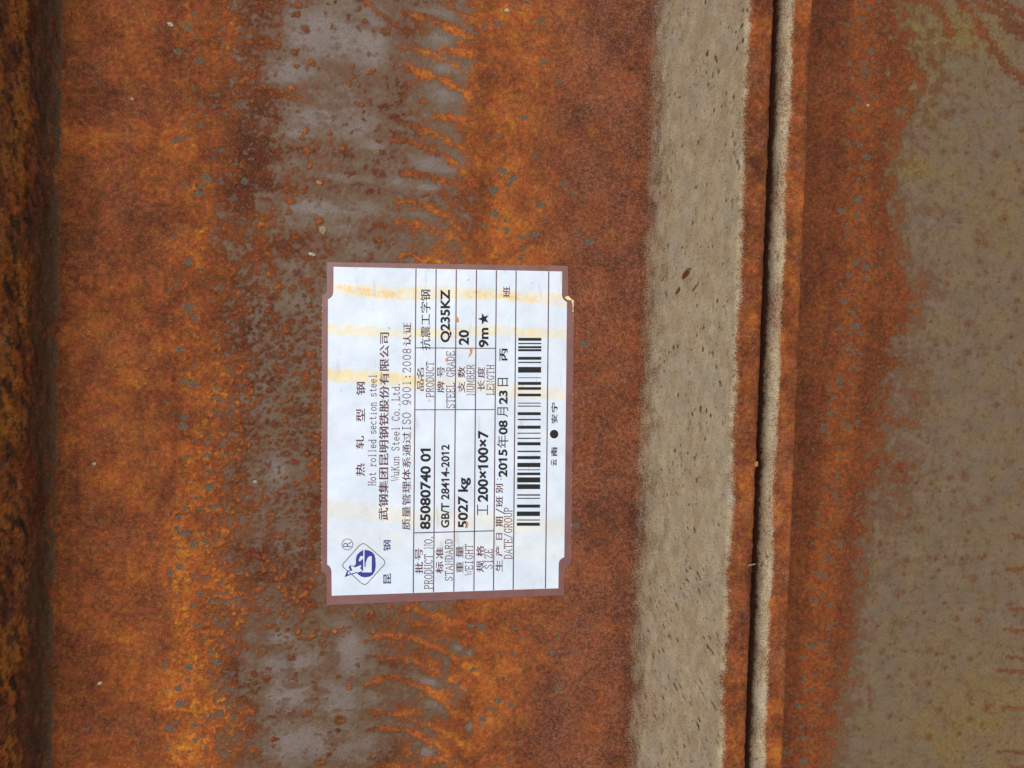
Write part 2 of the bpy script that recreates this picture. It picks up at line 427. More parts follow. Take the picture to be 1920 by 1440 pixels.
    pc = 0.52 * band(xe, U(318), U(362), 1.6) + 0.36 * band(xe, U(362), U(460), 3) + 0.30 * band(xe, U(890), U(960), 4) + 0.10 * band(xe, U(960), U(1090), 8)
    c1, _ = cells(cx, cy, 4.2, 2.9, 641, 0.22, 0.5, pc)
    ps = 0.16 * sstep(-0.2, 0.6, fbm(X, Y, 30, 651, 2)) * band(X, U(150), U(330), 4) * (0.4 + low) + 0.045 * band(X, U(900), U(1180), 8) + 0.012
    c2, _ = cells(cx, cy, 3.0, 3.0, 661, 0.12, 0.30, ps)
    chip = np.maximum(sstep(0.12, 0.42, c1 + 0.12 * n_f), sstep(0.1, 0.5, c2 + 0.1 * n_f)) * sstep(0.35, 0.8, np.maximum(rust, bl)) * (Z < 4)
    # how fresh the rust is
    big2 = fbm(XA, Y, 26, 701, 4); blot = fbm(XA, Y, 12, 703, 3)
    orange = 0.34 + 0.15 * big2 + 0.11 * blot + 0.15 * n_f + 0.11 * n_big + 0.12 * n_m
    orange += pw(xe, [(U(120), .06), (U(200), .02), (U(300), .02), (U(345), .16), (U(370), .14), (U(450), -.04), (U(700), -.04), (U(880), .10), (U(930), .22), (U(985), .16), (U(1050), -.02), (U(1120), -.05), (U(1200), -.12)])
    orange += 0.16 * sstep(-3, 3, -(Y - at(250, 760)[1]) * 0.05) * band(xe, U(150), U(480), 6) * 0.6
    orange += 0.10 * blob(X, Y, 180, 250, 110, 40) + 0.10 * blob(X, Y, 140, 60, 20, 60) + 0.22 * blob(X, Y, 940, 210, 40, 30) + 0.10 * blob(X, Y, 920, 420, 60, 80)
    orange -= 0.10 * halo * (1 - bl) + 0.10 * seam
    orange += 0.14 * blob(X, Y, 592, 900, 24, 190)
    orange = orange + bl * (0.19 + 0.16 * fz + 0.10 * big2) + ar * (0.24 + 0.14 * jag + 0.08 * jag2)
    orange -= 0.16 * sstep(0.15, 0.5, stain) * (1 - bl) * (1 - ar) * band(xe, U(440), U(760), 6)
    rust = np.clip(np.maximum(np.maximum(rust, bl), ar), 0, 1)
    # flanges: greenish rolled scale on the inner faces, rust over the toes
    right = sstep(U(1150), U(1160), X); left = 1 - sstep(U(150), U(160), X)
    # right inner face
    edge_l = U(1197) + 0.5 * w + 0.3 * w2 + 0.7 * fbm(Y, Y * 0, 30, 805, 2)
    ZZ = Z
    k_r = sstep(edge_l - 2.6, edge_l + 4.4, X) * (1 - sstep(52.9, 55.9, X + 0.35 * w2 + 0.28 * n_f + 0.75 * fbm(Y, Y * 0, 22, 806, 3))) * (X < 60)
    k_core = k_r * sstep(edge_l + 1, edge_l + 9, X)
    k_l = sstep(-.5, .5, -(X - (U(114) + 0.4 * w2))) * (1 - sstep(4.0, 14.0, ZZ + 6 * fbm(X + 0.4 * Z, Y * 0.28, 5, 811, 4) + 3.0 * n_f))
    streak = fbm(L - 0.35 * Y, Y * 0.22, 3.2, 821, 4)
    k_l = k_l * sstep(-0.75, -0.05, fbm(L + 0.3 * Y, Y * 0.4, 3.4, 895, 4) + 0.35 * n_f + 0.05)
    k_l2 = left * sstep(0.18, 0.5, streak - 0.012 * (ZZ - 12)) * (ZZ > 3) * 0.9
    khaki = np.maximum(k_r, 0.14 * np.maximum(k_l, k_l2) * left)
    # pits drawn out along the rolling direction
    sk = sstep(at(1250, 900)[1], at(1250, 1200)[1], Y)
    sk = np.clip((at(1250, 850)[1] - Y) / 70.0, 0, 1)
    qs = L + 0.55 * sk * Y * 0.9
    warp = fbm(L, Y, 9, 831, 2)
    pd = fbm(L * 1.0 + 1.2 * warp + 0.5 * sk * Y, Y * 0.26, 1.15, 841, 3, 0.6)
    dens = fbm(L, Y, 14, 851, 3)
    pit = 0.55 * sstep(0.55, 1.0, pd + 0.30 * dens + 0.08 * sk - 0.05) * k_r
    q1 = L + 0.4 * warp + 0.45 * sk * Y
    p1, _ = cells(q1, Y, 1.9, 3.4, 861, 0.10, 0.30, np.clip(0.16 + 0.50 * dens + 0.16 * sk, 0, 1))
    p2, _ = cells(q1 + 40 + 0.35 * n_f, Y, 3.2, 7.0, 863, 0.07, 0.22, np.clip(0.16 + 0.35 * dens + 0.25 * sk, 0, 1))
    p3, _ = cells(q1 + 0.5 * fbm(L, Y, 1.5, 864, 2), Y, 1.2, 1.6, 866, 0.14, 0.36, np.clip(0.20 + 0.3 * dens, 0, 1))
    pit = np.maximum(pit, np.maximum(sstep(0.05, 0.45, p1 + 0.15 * n_f), np.maximum(sstep(0.05, 0.4, p2 + 0.2 * n_f), 0.6 * sstep(0.2, 0.7, p3))) * k_r)
    brown = sstep(0.35, 0.9, fbm(L, Y * 0.6, 5, 867, 4) + 0.5 * (1 - k_core) - 0.1)
    for px, py, rx, ry, in ((1273, 517, 6, 9), (1259, 548, 3, 7), (1287, 543, 2.6, 6)):
        zf = (px - 1197) / 200.0 * 46; c = at(px, py, zf)
        lx_ = (X - c[0]) * 3.3                               # distance up the steep face
        dy_ = Y - c[1]
        sp = np.exp(-(((lx_ - 0.9 * dy_ + 0.5 * n_f) / (rx / 3.6)) ** 2 + ((dy_ + 0.3 * n_f) / (ry / 5.0)) ** 2)) * (k_r > 0)
        khaki = khaki * (1 - sstep(0.30, 0.6, sp)); orange = orange + 0.10 * sstep(0.4, 0.9, sp); pit = pit * (1 - sstep(0.4, 0.7, sp))
    flange = np.maximum(right * (Z > 3), left)
    rust = np.where(flange > 0.5, 1.0 - 0.9 * left * sstep(0.1, 0.9, np.maximum(k_l, 0.6 * k_l2)), rust); chip = chip * (1 - np.clip(flange, 0, 1))
    toe = right * sstep(53.2, 55.4, X)
    orange = orange + toe * (0.14 + 0.14 * fbm(L, Y, 6, 871, 4)) + left * sstep(9, 17, Z) * (0.34 + 0.44 * fbm(L, Y * 0.4, 8, 881, 4) + 0.16 * n_f)
    orange = orange + left * 0.10 * (Z > 16)
    dark = left * 0.20 * k_l + left * 0.75 * (1 - k_l) * band(Z, 8, 26, 6) * sstep(0.05, 0.40, fbm(L + 0.45 * Y, Y * 0.35, 2.2, 893, 4)) + left * 0.3 * sstep(0.25, 0.6, fbm(L + 0.35 * Y, Y * 0.3, 4.2, 891, 4)) * (Z > 4)
    mauve = pw(xe, [(U(900), 0), (U(1010), .35), (U(1080), .85), (U(1150), .75), (U(1190), .55), (U(1240), .1)]) * (Z < 10) * np.clip(0.75 + 0.5 * fbm(X, Y, 12, 901, 3), 0, 1)
    mauve = np.maximum(mauve, 0.25 * band(X, U(150), U(320), 6) * np.clip(0.3 + fbm(X, Y, 14, 911, 3), 0, 1))
    mauve = np.maximum(mauve, left * 0.55 * (Z > 5) * np.clip(0.4 + fbm(XA, Y * 0.5, 9, 923, 3), 0, 1))
    mauve = np.maximum(mauve, toe * 0.45 * np.clip(0.2 + fbm(L, Y, 9, 921, 3), 0, 1))
    ochre = (0.72 + 0.35 * fbm(X, Y, 11, 931, 4)) * (1 - 0.97 * sstep(0.42, 0.54, clear + 0.18 * n_h + 0.26 * n_f + 0.26 * n_m))
    ochre = np.clip(np.maximum(np.maximum(ochre, left), 0.9 * blob(X, Y, 740, 100, 16, 110)), 0, 1)
    hole, _ = cells(X, Y, 1.7, 1.7, 945, 0.10, 0.24, np.clip(0.10 + 0.5 * fbm(X, Y, 14, 946, 2), 0, 0.5))
    pit = np.maximum(pit, 0.85 * sstep(0.1, 0.6, hole) * sstep(0.3, 0.7, clear) * (1 - np.clip(rust, 0, 1)) * (Z < 2))
    # relief in mm
    h = 0.05 * n_f + 0.03 * fbm(XA, Y, 0.7, 941, 3, 0.7)
    h *= (0.35 + 0.9 * rust) * (1 - 0.6 * khaki)
    h += (0.24 + 0.16 * fz) * bl + 0.13 * ar + 0.05 * rust - 0.10 * chip - 0.14 * pit + 0.10 * toe * fbm(L, Y, 1.4, 951, 3) + 0.22 * sstep(60.5, 61.6, X) * (Z > 38) * fbm(L, Y, 5, 953, 5) + left * 0.18 * fbm(L, Y * 0.5, 3, 961, 4)
    a = at(602, 492); b = at(1077, 1130)
    under = band(X, a[0] + 1, b[0] - 1, 2.0) * band(Y, b[1] + 1, a[1] - 1, 2.0)
    h = h * (1 - under) - 0.05 * under
    z = np.zeros_like(X)
    stain = np.clip(stain, 0, 1)
    khaki = khaki * (1 - 0.30 * brown * (1 - left))
    return {'wear_a': pack(rust, orange, stain), 'wear_b': pack(khaki, pit, chip), 'wear_c': pack(ochre, mauve, dark)}, h

ROWS = graded(-138, 142, 0.30, -600, 600)
LX, RX = -133.0, 41.0
prof1 = [(-154, -53.5), (-154, 46.2), (-147, 46.2), (-133.5, 0), (40.0, 0), (54.0, 46.2), (61.6, 46.2), (62.0, -53.5)]
rad1 = [0, 1.6, 1.6, 7, 7, 1.6, 2.2, 0]
def space1(x, z):
    if x < -138 and z > 10: return 0.9 if x > -150 else 4.0
    if x < -133: return 0.55
    if x > 61.2 and z < 40: return 4.0
    if z > 2: return 0.38
    return 0.30
def cuts1(pr):
    a = int(np.argmax((pr[:, 0] > -131.5))); b = int(len(pr) - 1 - np.argmax((pr[::-1, 0] < 39.0)))
    return [a, b]
beam = empty('steel_beam')
tag(beam, 'rusty steel I-beam lying on its side with the white label stuck on its web', 'steel beam', 'steel beams lying side by side', 'thing')
build_beam(beam, prof1, rad1, cuts1, space1, ROWS, wear_one, MAT_STEEL, -53.5, ['flange', 'web', 'flange'])

# ---- beam two, beyond the seam
SPOTS2 = [(1700, 560, 45, 35, .55), (1740, 530, 30, 30, .5), (1690, 600, 40, 25, .5), (1720, 740, 40, 20, .5), (1690, 790, 55, 20, .5), (1680, 870, 50, 22, .55), (1690, 900, 40, 30, .5),
          (1670, 960, 20, 50, .4), (1710, 960, 20, 30, .35), (1680, 520, 10, 50, .4), (1760, 400, 60, 16, .25), (1850, 440, 30, 20, .3), (1840, 540, 30, 16, .35), (1830, 640, 16, 40, .35),
          (1800, 910, 12, 20, .4), (1825, 960, 16, 25, .4), (1810, 1045, 14, 12, .5), (1740, 1050, 30, 8, .4), (1690, 1170, 30, 12, .35), (1725, 1222, 14, 10, .4), (1780, 1140, 12, 10, .35),
          (1825, 1310, 16, 10, .35), (1840, 740, 20, 14, .25), (1700, 680, 60, 14, .4)]
STREAK2 = [[(1700, -10), (1755, 10), (1770, 40), (1782, 64)], [(1800, 0), (1830, 40), (1860, 90), (1900, 140), (1930, 150)], [(1840, 10), (1880, 30), (1925, 60)], [(1850, -10), (1900, 20), (1930, 30)],
           [(1880, 40), (1910, 60), (1940, 70)], [(1893, 1141), (1935, 1144)], [(1885, 1181), (1935, 1183)], [(1890, 1230), (1935, 1236)], [(1868, 1257), (1900, 1258), (1935, 1260)],
           [(1882, 1326), (1935, 1330)], [(1872, 1409), (1935, 1410)], [(1890, 1438), (1935, 1440)], [(1900, 1003), (1935, 1010)], [(1885, 1067), (1935, 1066)], [(1628, 1285), (1630, 1310), (1632, 1330)]]
def wear_two(X, Y, Z, L):
    mid_c = X.shape[1] // 2; XA = L + (X[0, mid_c] - L[0, mid_c])
    w = fbm(XA, Y, 7, 1011, 3); w2 = fbm(XA, Y, 3.2, 1031, 3)
    yy = Y * 0.035
    xe = X + 2.0 * w + 1.0 * w2
    n_big = fbm(XA, Y, 9, 1101, 5, 0.62); n_f = fbm(XA, Y, 1.5, 1151, 4, 0.65); n_m = fbm(XA, Y, 4.0, 1161, 4, 0.6)
    # the rust's rim wanders: further right near the top
    rim = pw(Y, [(at(1600, 1440)[1], U(1560)), (at(1600, 1200)[1], U(1592)), (at(1600, 1000)[1], U(1600)), (at(1600, 720)[1], U(1620)), (at(1600, 520)[1], U(1642)),
                 (at(1600, 350)[1], U(1625)), (at(1600, 200)[1], U(1628)), (at(1600, 0)[1], U(1628))])
    cov = 0.46 - (xe - rim) * 0.075
    cov = np.clip(cov, -0.55, 1.3)
    for px, py, rx, ry, k in SPOTS2: cov += 0.75 * k * blob(X, Y, px, py, rx, ry)
    cov += 0.75 * blob(X, Y, 1700, 120, 75, 90) * (0.6 + 0.8 * n_m) + 0.25 * blob(X, Y, 1710, 190, 90, 60)
    n_d = fbm(X, Y, 2.2, 1171, 4, 0.65)
    cov = cov + 0.30 * blob(X, Y, 1690, 700, 70, 330)
    field = cov + 0.28 * n_f + 0.26 * n_m + 0.16 * n_d
    rust = sstep(-0.12, 0.40, field)
    stain = sstep(-0.62, 0.05, field + 0.10 * n_m) * 0.8
    wx = X + 0.4 * fbm(X, Y, 2.0, 1071, 3); wy = Y + 0.4 * fbm(X, Y, 2.0, 1081, 3)
    pb = 0.34 + 0.35 * sstep(-0.6, 0.1, cov)
    fz = fbm(X, Y, 0.9, 1091, 3, 0.7)
    b1, _ = cells(wx, wy, 5.0, 4.4, 1401, 0.16, 0.55, pb * (X > rim + 2)); b2, _ = cells(wx, wy, 2.2, 2.2, 1451, 0.10, 0.42, pb * 0.8)
    bl = np.maximum(sstep(0.4, 1.0, b1 + 0.25 * fz), 0.8 * sstep(0.3, 0.9, b2 + 0.2 * fz)); halo = np.maximum(sstep(0.0, 0.6, b1 + 0.12 * fz), 0.8 * sstep(0, .6, b2 + 0.1 * fz))
    ar = np.zeros_like(X); jag = fbm(X, Y, 1.2, 1501, 3); j2 = fbm(X, Y, 3.4, 1511, 2)
    for i, pts in enumerate(STREAK2):
        d, t = arc_dist(X + 0.8 * j2, Y + 0.5 * j2, pts, 8)
        wd = (3.2 if i < 5 else 1.0) * (0.8 + 0.4 * j2)
        ar = np.maximum(ar, (1 - sstep(0.3 * wd, 1.2 * wd + 0.4, d + (1.6 if i < 5 else 0.6) * jag)) * (0.66 if i < 5 else 0.60))
    stain = np.clip(np.maximum(stain, np.maximum(0.95 * halo * (0.7 + 0.4 * n_f), 0.6 * ar)), 0, 1)
    rust = np.maximum(rust, np.maximum(bl * 0.72, ar))
    cx = X + 0.7 * fbm(X, Y, 2.2, 1601, 3); cy = Y + 0.55 * fbm(X, Y, 2.2, 1611, 3)
    c1, _ = cells(cx, cy, 3.6, 2.9, 1641, 0.22, 0.5, 0.55 * band(xe, rim - 13, rim - 2, 2.5)); c2, _ = cells(cx, cy, 4.0, 4.0, 1661, 0.08, 0.20, 0.12)
    chip = np.maximum(sstep(0.12, 0.42, c1 + 0.12 * n_f), sstep(0.1, 0.5, c2)) * sstep(0.4, 0.8, rust) * (Z < 4) * (1 - ar)
    orange = 0.31 + 0.15 * n_f + 0.10 * n_m + 0.10 * fbm(X, Y, 22, 1701, 3) + 0.17 * band(xe, rim - 12, rim - 1, 3) - 0.02 * bl + 0.02 * ar
    orange += 0.0 * X
    ochre = np.clip(0.45 + 0.5 * n_big, 0, 1) * 0.6 + 0.9 * blob(X, Y, 1700, 318, 80, 22) * (0.7 + 0.5 * n_d) + 0.8 * blob(X, Y, 1700, 130, 70, 130) * (0.7 + 0.6 * n_d) + 0.7 * blob(X, Y, 1680, 40, 50, 60) + 0.7 * blob(X, Y, 1790, 60, 60, 40) + 0.4 * blob(X, Y, 1860, 70, 60, 60) + 0.35 * blob(X, Y, 1660, 430, 24, 40)
    ochre += 0.5 * blob(X, Y, 1830, 1350, 160, 120) + 0.3 * blob(X, Y, 1880, 380, 80, 80)
    mauve = 0.2 * np.clip(0.1 + fbm(X, Y, 12, 1901, 3), 0, 1) * (X < rim) * (Z < 10)
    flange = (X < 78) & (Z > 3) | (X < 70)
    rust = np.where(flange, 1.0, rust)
    # rounded outer corner still shows its scale
    khaki = ((X < 70)).astype(np.float32) * (1 - sstep(66.3, 67.9, X + 0.35 * w2 + 0.30 * n_f + 0.45 * fbm(Y, Y * 0, 18, 1912, 3))) * sstep(40.2, 43.0, Z + 0.7 * w2 + 0.5 * n_f) * (0.84 + 0.30 * fbm(L, Y * 0.4, 6, 1913, 4)) * sstep(-0.9, -0.2, 0.5 * n_f + 0.25 * fbm(Y, Y * 0.1, 8, 1911, 2)) * 0.8
    pit = sstep(0.65, 0.95, fbm(L, Y * 0.3, 1.2, 1841, 3)) * khaki
    toe = np.where((Z > 43) & (X < 76) & (X > 66), 1.0, 0.0).astype(np.float32)
    orange = orange + toe * (0.16 + 0.20 * fbm(L, Y, 6, 1871, 4)) ; mauve = np.maximum(mauve, toe * 0.7 * np.clip(0.1 + 1.1 * fbm(L, Y, 9, 1921, 3), 0, 1))
    orange = orange - 0.05 * (X < rim) * (Z < 20)
    orange = np.where((X < 66) & (Z < 42), 0.06, orange); stain = np.clip(stain + 0.35 * blob(X, Y, 1720, 130, 120, 130) * (0.5 + 0.7 * n_m), 0, 1)  # outer face below the corner: rust colour darkened to deepen the seam's shade
    far = 1 - toe
    h = (0.05 * n_f + 0.03 * fbm(XA, Y, 0.7, 1941, 3, 0.7)) * (0.35 + 0.9 * rust) + 0.12 * bl + 0.10 * ar + 0.05 * rust - 0.08 * chip - 0.1 * pit + 0.10 * toe * fbm(L, Y, 1.4, 1951, 3) + 0.22 * (X < 68) * (Z > 38) * fbm(Y, L * 0.5, 9, 1955, 4)
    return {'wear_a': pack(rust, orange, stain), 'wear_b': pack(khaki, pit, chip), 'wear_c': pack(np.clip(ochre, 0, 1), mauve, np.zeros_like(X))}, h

prof2 = [(64.7, -53.5), (64.7, 46.0), (72.3, 46.0), (84.0, 0), (258, 0), (272, 46.0), (279, 46.0), (279.4, -53.5)]
rad2 = [0, 4.0, 1.0, 7, 7, 1.6, 2.2, 0]
def space2(x, z):
    if x < 64.9 and z < 38: return 3.0
    if x < 84 and z > 3: return 0.36 if z > 43 else 1.2
    if x > 190: return 3.0
    return 0.36
def cuts2(pr):
    a = int(np.argmax((pr[:, 0] > 85.0))); b = int(len(pr) - 1 - np.argmax((pr[::-1, 0] < 256.0)))
    return [a, b]
beam2 = empty('steel_beam')
tag(beam2, 'olive grey and rust spotted steel I-beam right of the seam, with no label on it', 'steel beam', 'steel beams lying side by side', 'thing')
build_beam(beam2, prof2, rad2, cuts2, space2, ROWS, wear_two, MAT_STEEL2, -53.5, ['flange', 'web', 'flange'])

# the yard floor under the beams
m, t, bs = nodes_of('yard_dirt'); g = G(t)
t.links.new(g.ramp(g.noise(6, 5, 0.6, g.coord()), [(0.3, lin(88, 74, 60)), (0.7, lin(132, 118, 100))]), bs.inputs['Base Color'])
bs.inputs['Roughness'].default_value = 0.95
ground = link('ground', mesh_py([(-9000, -9000, -53.6), (9000, -9000, -53.6), (9000, 9000, -53.6), (-9000, 9000, -53.6)], [(0, 1, 2, 3)]), m)
tag(ground, 'bare dirt ground under the beams', kind='structure')

# ------------------------------------------------------------------ the label
ZL = 0.30                                                     # top of the label sheet above the web
def lab(px, py, dz=0.0):
    return at(px, py, ZL + dz)

def slab(outline, z0, z1):
    """a sheet with thickness from an outline in photograph pixels"""
    n = len(outline); top = [at(p[0], p[1], z1) for p in outline]
    v = [tuple(p) for p in top] + [(p[0], p[1], z0) for p in top]
    f = [tuple(range(n))[::-1], tuple(range(n, 2 * n))] + [(i, (i + 1) % n, n + (i + 1) % n, n + i) for i in range(n)]
    return mesh_py(v, f)

def sheet(outlines, dz):
    v = []; f = []
    for o in outlines:
        b = len(v)
        q = [lab(p[0], p[1], dz) for p in o]
        A = sum(q[i][0] * q[(i + 1) % len(q)][1] - q[(i + 1) % len(q)][0] * q[i][1] for i in range(len(q)))
        if A < 0: q = q[::-1]
        v += [tuple(p) for p in q]; f.append(tuple(range(b, b + len(q))))
    return mesh_py(v, f)

def qarc(cx, cy, r, a0, a1, n=7):
    return [(cx + r * math.cos(math.radians(a0 + (a1 - a0) * k / (n - 1))), cy + r * math.sin(math.radians(a0 + (a1 - a0) * k / (n - 1)))) for k in range(n)]

def edge_noise(pts, amp, seed, step=6):
    out = []; rng = np.random.RandomState(seed)
    for i in range(len(pts)):
        a = np.array(pts[i], float); b = np.array(pts[(i + 1) % len(pts)], float); L = np.linalg.norm(b - a); n = max(1, int(L / step))
        for k in range(n):
            q = a + (b - a) * k / n
            if k: q = q + rng.normal(0, amp, 2)
            out.append(tuple(q))
    return out

OUTER = [(613, 491.5), (1065, 498.5)] + [(1065.5, 552), (1067, 557), (1070, 560), (1076.5, 562)] + [(1071, 1056), (1065, 1060), (1060.5, 1066), (1058.5, 1073)] + \
        [(1057.5, 1116), (612.5, 1134.5)] + [(612, 1082), (610, 1076), (606, 1073), (602, 1072)] + [(604, 553), (609, 551), (613, 546)]
PANEL = [(625.4, 500.2), (1054, 509)] + [(1053.5, 553), (1055, 559), (1058, 563), (1063, 566.5)] + [(1058, 1044.5), (1053, 1047), (1049, 1051), (1047.5, 1057)] + \
        [(1047, 1103), (622, 1117)] + [(621.5, 1071), (620, 1065), (617.5, 1061), (613.5, 1058.5)] + [(615, 561.5), (620.5, 558), (624, 553), (625.2, 547)]

m, t, bs = nodes_of('maroon_print'); g = G(t); co = g.coord()
c = g.mix(g.rng(g.noise(20, 4, 0.6, co), 0.3, 0.7), lin(116, 74, 70), lin(130, 88, 82))
c = g.mix(g.rng(g.noise(260, 2, 0.5, co), 0.62, 0.8, 0, 0.35), c, lin(170, 130, 122))
t.links.new(c, bs.inputs['Base Color']); bs.inputs['Roughness'].default_value = 0.42
t.links.new(g.bump(g.noise(8, 3, 0.5, co), 0.3, 0.01), bs.inputs['Normal'])
MAT_MAROON = m

m, t, bs = nodes_of('white_paper'); g = G(t); co = g.coord()
c = g.mix(g.rng(g.noise(16, 4, 0.6, co), 0.35, 0.7), lin(214, 228, 239), lin(226, 237, 246))
# faded run marks of rusty water: four bands across the sheet
sep = g.new('ShaderNodeSeparateXYZ'); t.links.new(co, sep.inputs[0])
wob = g.noise(2.2, 3, 0.5, co)
def stain_band(p0, p1, half, amount, x_lo=None, x_hi=None, tint=lin(250, 216, 84), gr=0.9):
    global c
    a = at(*p0, ZL) * S; b = at(*p1, ZL) * S
    k = (b[1] - a[1]) / (b[0] - a[0])
    y = g.math('SUBTRACT', sep.outputs[1], g.math('ADD', g.math('MULTIPLY', sep.outputs[0], float(k)), float(a[1] - k * a[0])))
    y = g.math('ADD', y, g.rng(wob, 0.2, 0.8, -0.02, 0.02))
    f = g.rng(g.math('ABSOLUTE', y), half * S, half * S * 0.62, 0.0, 1.0)
    f = g.math('MULTIPLY', f, g.rng(g.noise(90, 4, 0.75, co), 0.38, 0.60, 1 - gr, 1.0))
    f = g.math('MULTIPLY', f, g.rng(g.noise(7, 2, 0.5, co), 0.25, 0.6, 0.45, 1.0))
    if x_lo is not None:
        f = g.math('MULTIPLY', f, g.rng(sep.outputs[0], float(at(x_lo, 550)[0] - 1) * S, float(at(x_lo, 550)[0] + 1) * S))
        f = g.math('MULTIPLY', f, g.rng(sep.outputs[0], float(at(x_hi, 550)[0] + 2) * S, float(at(x_hi, 550)[0] - 1) * S))
    c = g.mix(g.math('MULTIPLY', f, amount), c, tint)
stain_band((625, 538), (1055, 562), 2.4, 0.75)
stain_band((630, 535), (742, 548), 1.2, 0.95, 630, 742, lin(244, 188, 36), 0.95)
stain_band((870, 552), (1010, 562), 1.3, 0.85, 870, 1008, lin(246, 198, 56), 0.95)
stain_band((615, 615), (1060, 628), 1.9, 0.75)
stain_band((615, 698), (760, 716), 2.8, 0.7, 612, 800)
stain_band((800, 716), (1060, 740), 2.2, 0.5)
stain_band((615, 955), (780, 968), 3.2, 0.38)
stain_band((640, 1010), (1055, 1030), 5.0, 0.14)
c = g.mix(g.rng(g.noise(45, 2, 0.4, co), 0.74, 0.79, 0, 0.6), c, lin(120, 112, 110))
c = g.mix(g.math('MULTIPLY', g.rng(g.noise(6, 4, 0.65, co), 0.46, 0.72, 0, 0.5), g.rng(g.noise(120, 3, 0.7, co), 0.35, 0.65, 0.3, 1.0)), c, lin(196, 198, 200))
c = g.mix(g.rng(g.noise(14, 3, 0.6, g.mapping(co, (2.5, 0.5, 1), (0, 0, 0.5))), 0.63, 0.68, 0, 0.35), c, lin(186, 184, 178))
t.links.new(c, bs.inputs['Base Color']); bs.inputs['Roughness'].default_value = 0.38
t.links.new(g.bump(g.noise(4, 2, 0.5, co), 0.5, 0.03, g.bump(g.noise(22, 3, 0.5, co), 0.25, 0.006)), bs.inputs['Normal'])
MAT_PAPER = m

label = link('product_label', slab(edge_noise(OUTER, 0.10, 3), 0.02, ZL), MAT_MAROON)
tag(label, 'white printed steel product label with maroon border stuck on the rusty web', 'label')
link('white_panel', slab(PANEL, ZL - 0.05, ZL + 0.02), MAT_PAPER, label)
DZ = 0.035

# ruled lines
def rule(p0, p1, w, name='grid_line', mat=INK_MAROON, dz=DZ):
    a = np.array(p0, float); b = np.array(p1, float); d = (b - a) / np.linalg.norm(b - a); n = np.array([-d[1], d[0]]) * w / 2
    return link(name, sheet([[a - n, b - n, b + n, a + n]], dz), mat, label)
tops = [780, 817.8, 855.6, 893.4, 930.8, 967.8, 1029]; bots = [774.9, 812.9, 851, 888.6, 925.3, 962.2, 1022.8]
for i, (xt, xb) in enumerate(zip(tops, bots)):
    yt = 500.2 + (xt - 625.4) / 428.6 * 8.8; yb = 1117 - (xb - 622) / 425 * 14
    rule((xt, yt + 0.5), (xb, yb - 0.5), 2.1)
def xl(i, y): return tops[i] + (bots[i] - tops[i]) * (y - 505) / 605
rule((xl(0, 652), 652.2), (xl(4, 652), 653.2), 1.7, dz=DZ + 0.006)
rule((xl(0, 768), 768.4), (xl(4, 768), 768.0), 1.7, dz=DZ + 0.006)
rule((xl(0, 998), 999.2), (xl(4, 996), 995.2), 1.9, dz=DZ + 0.006)

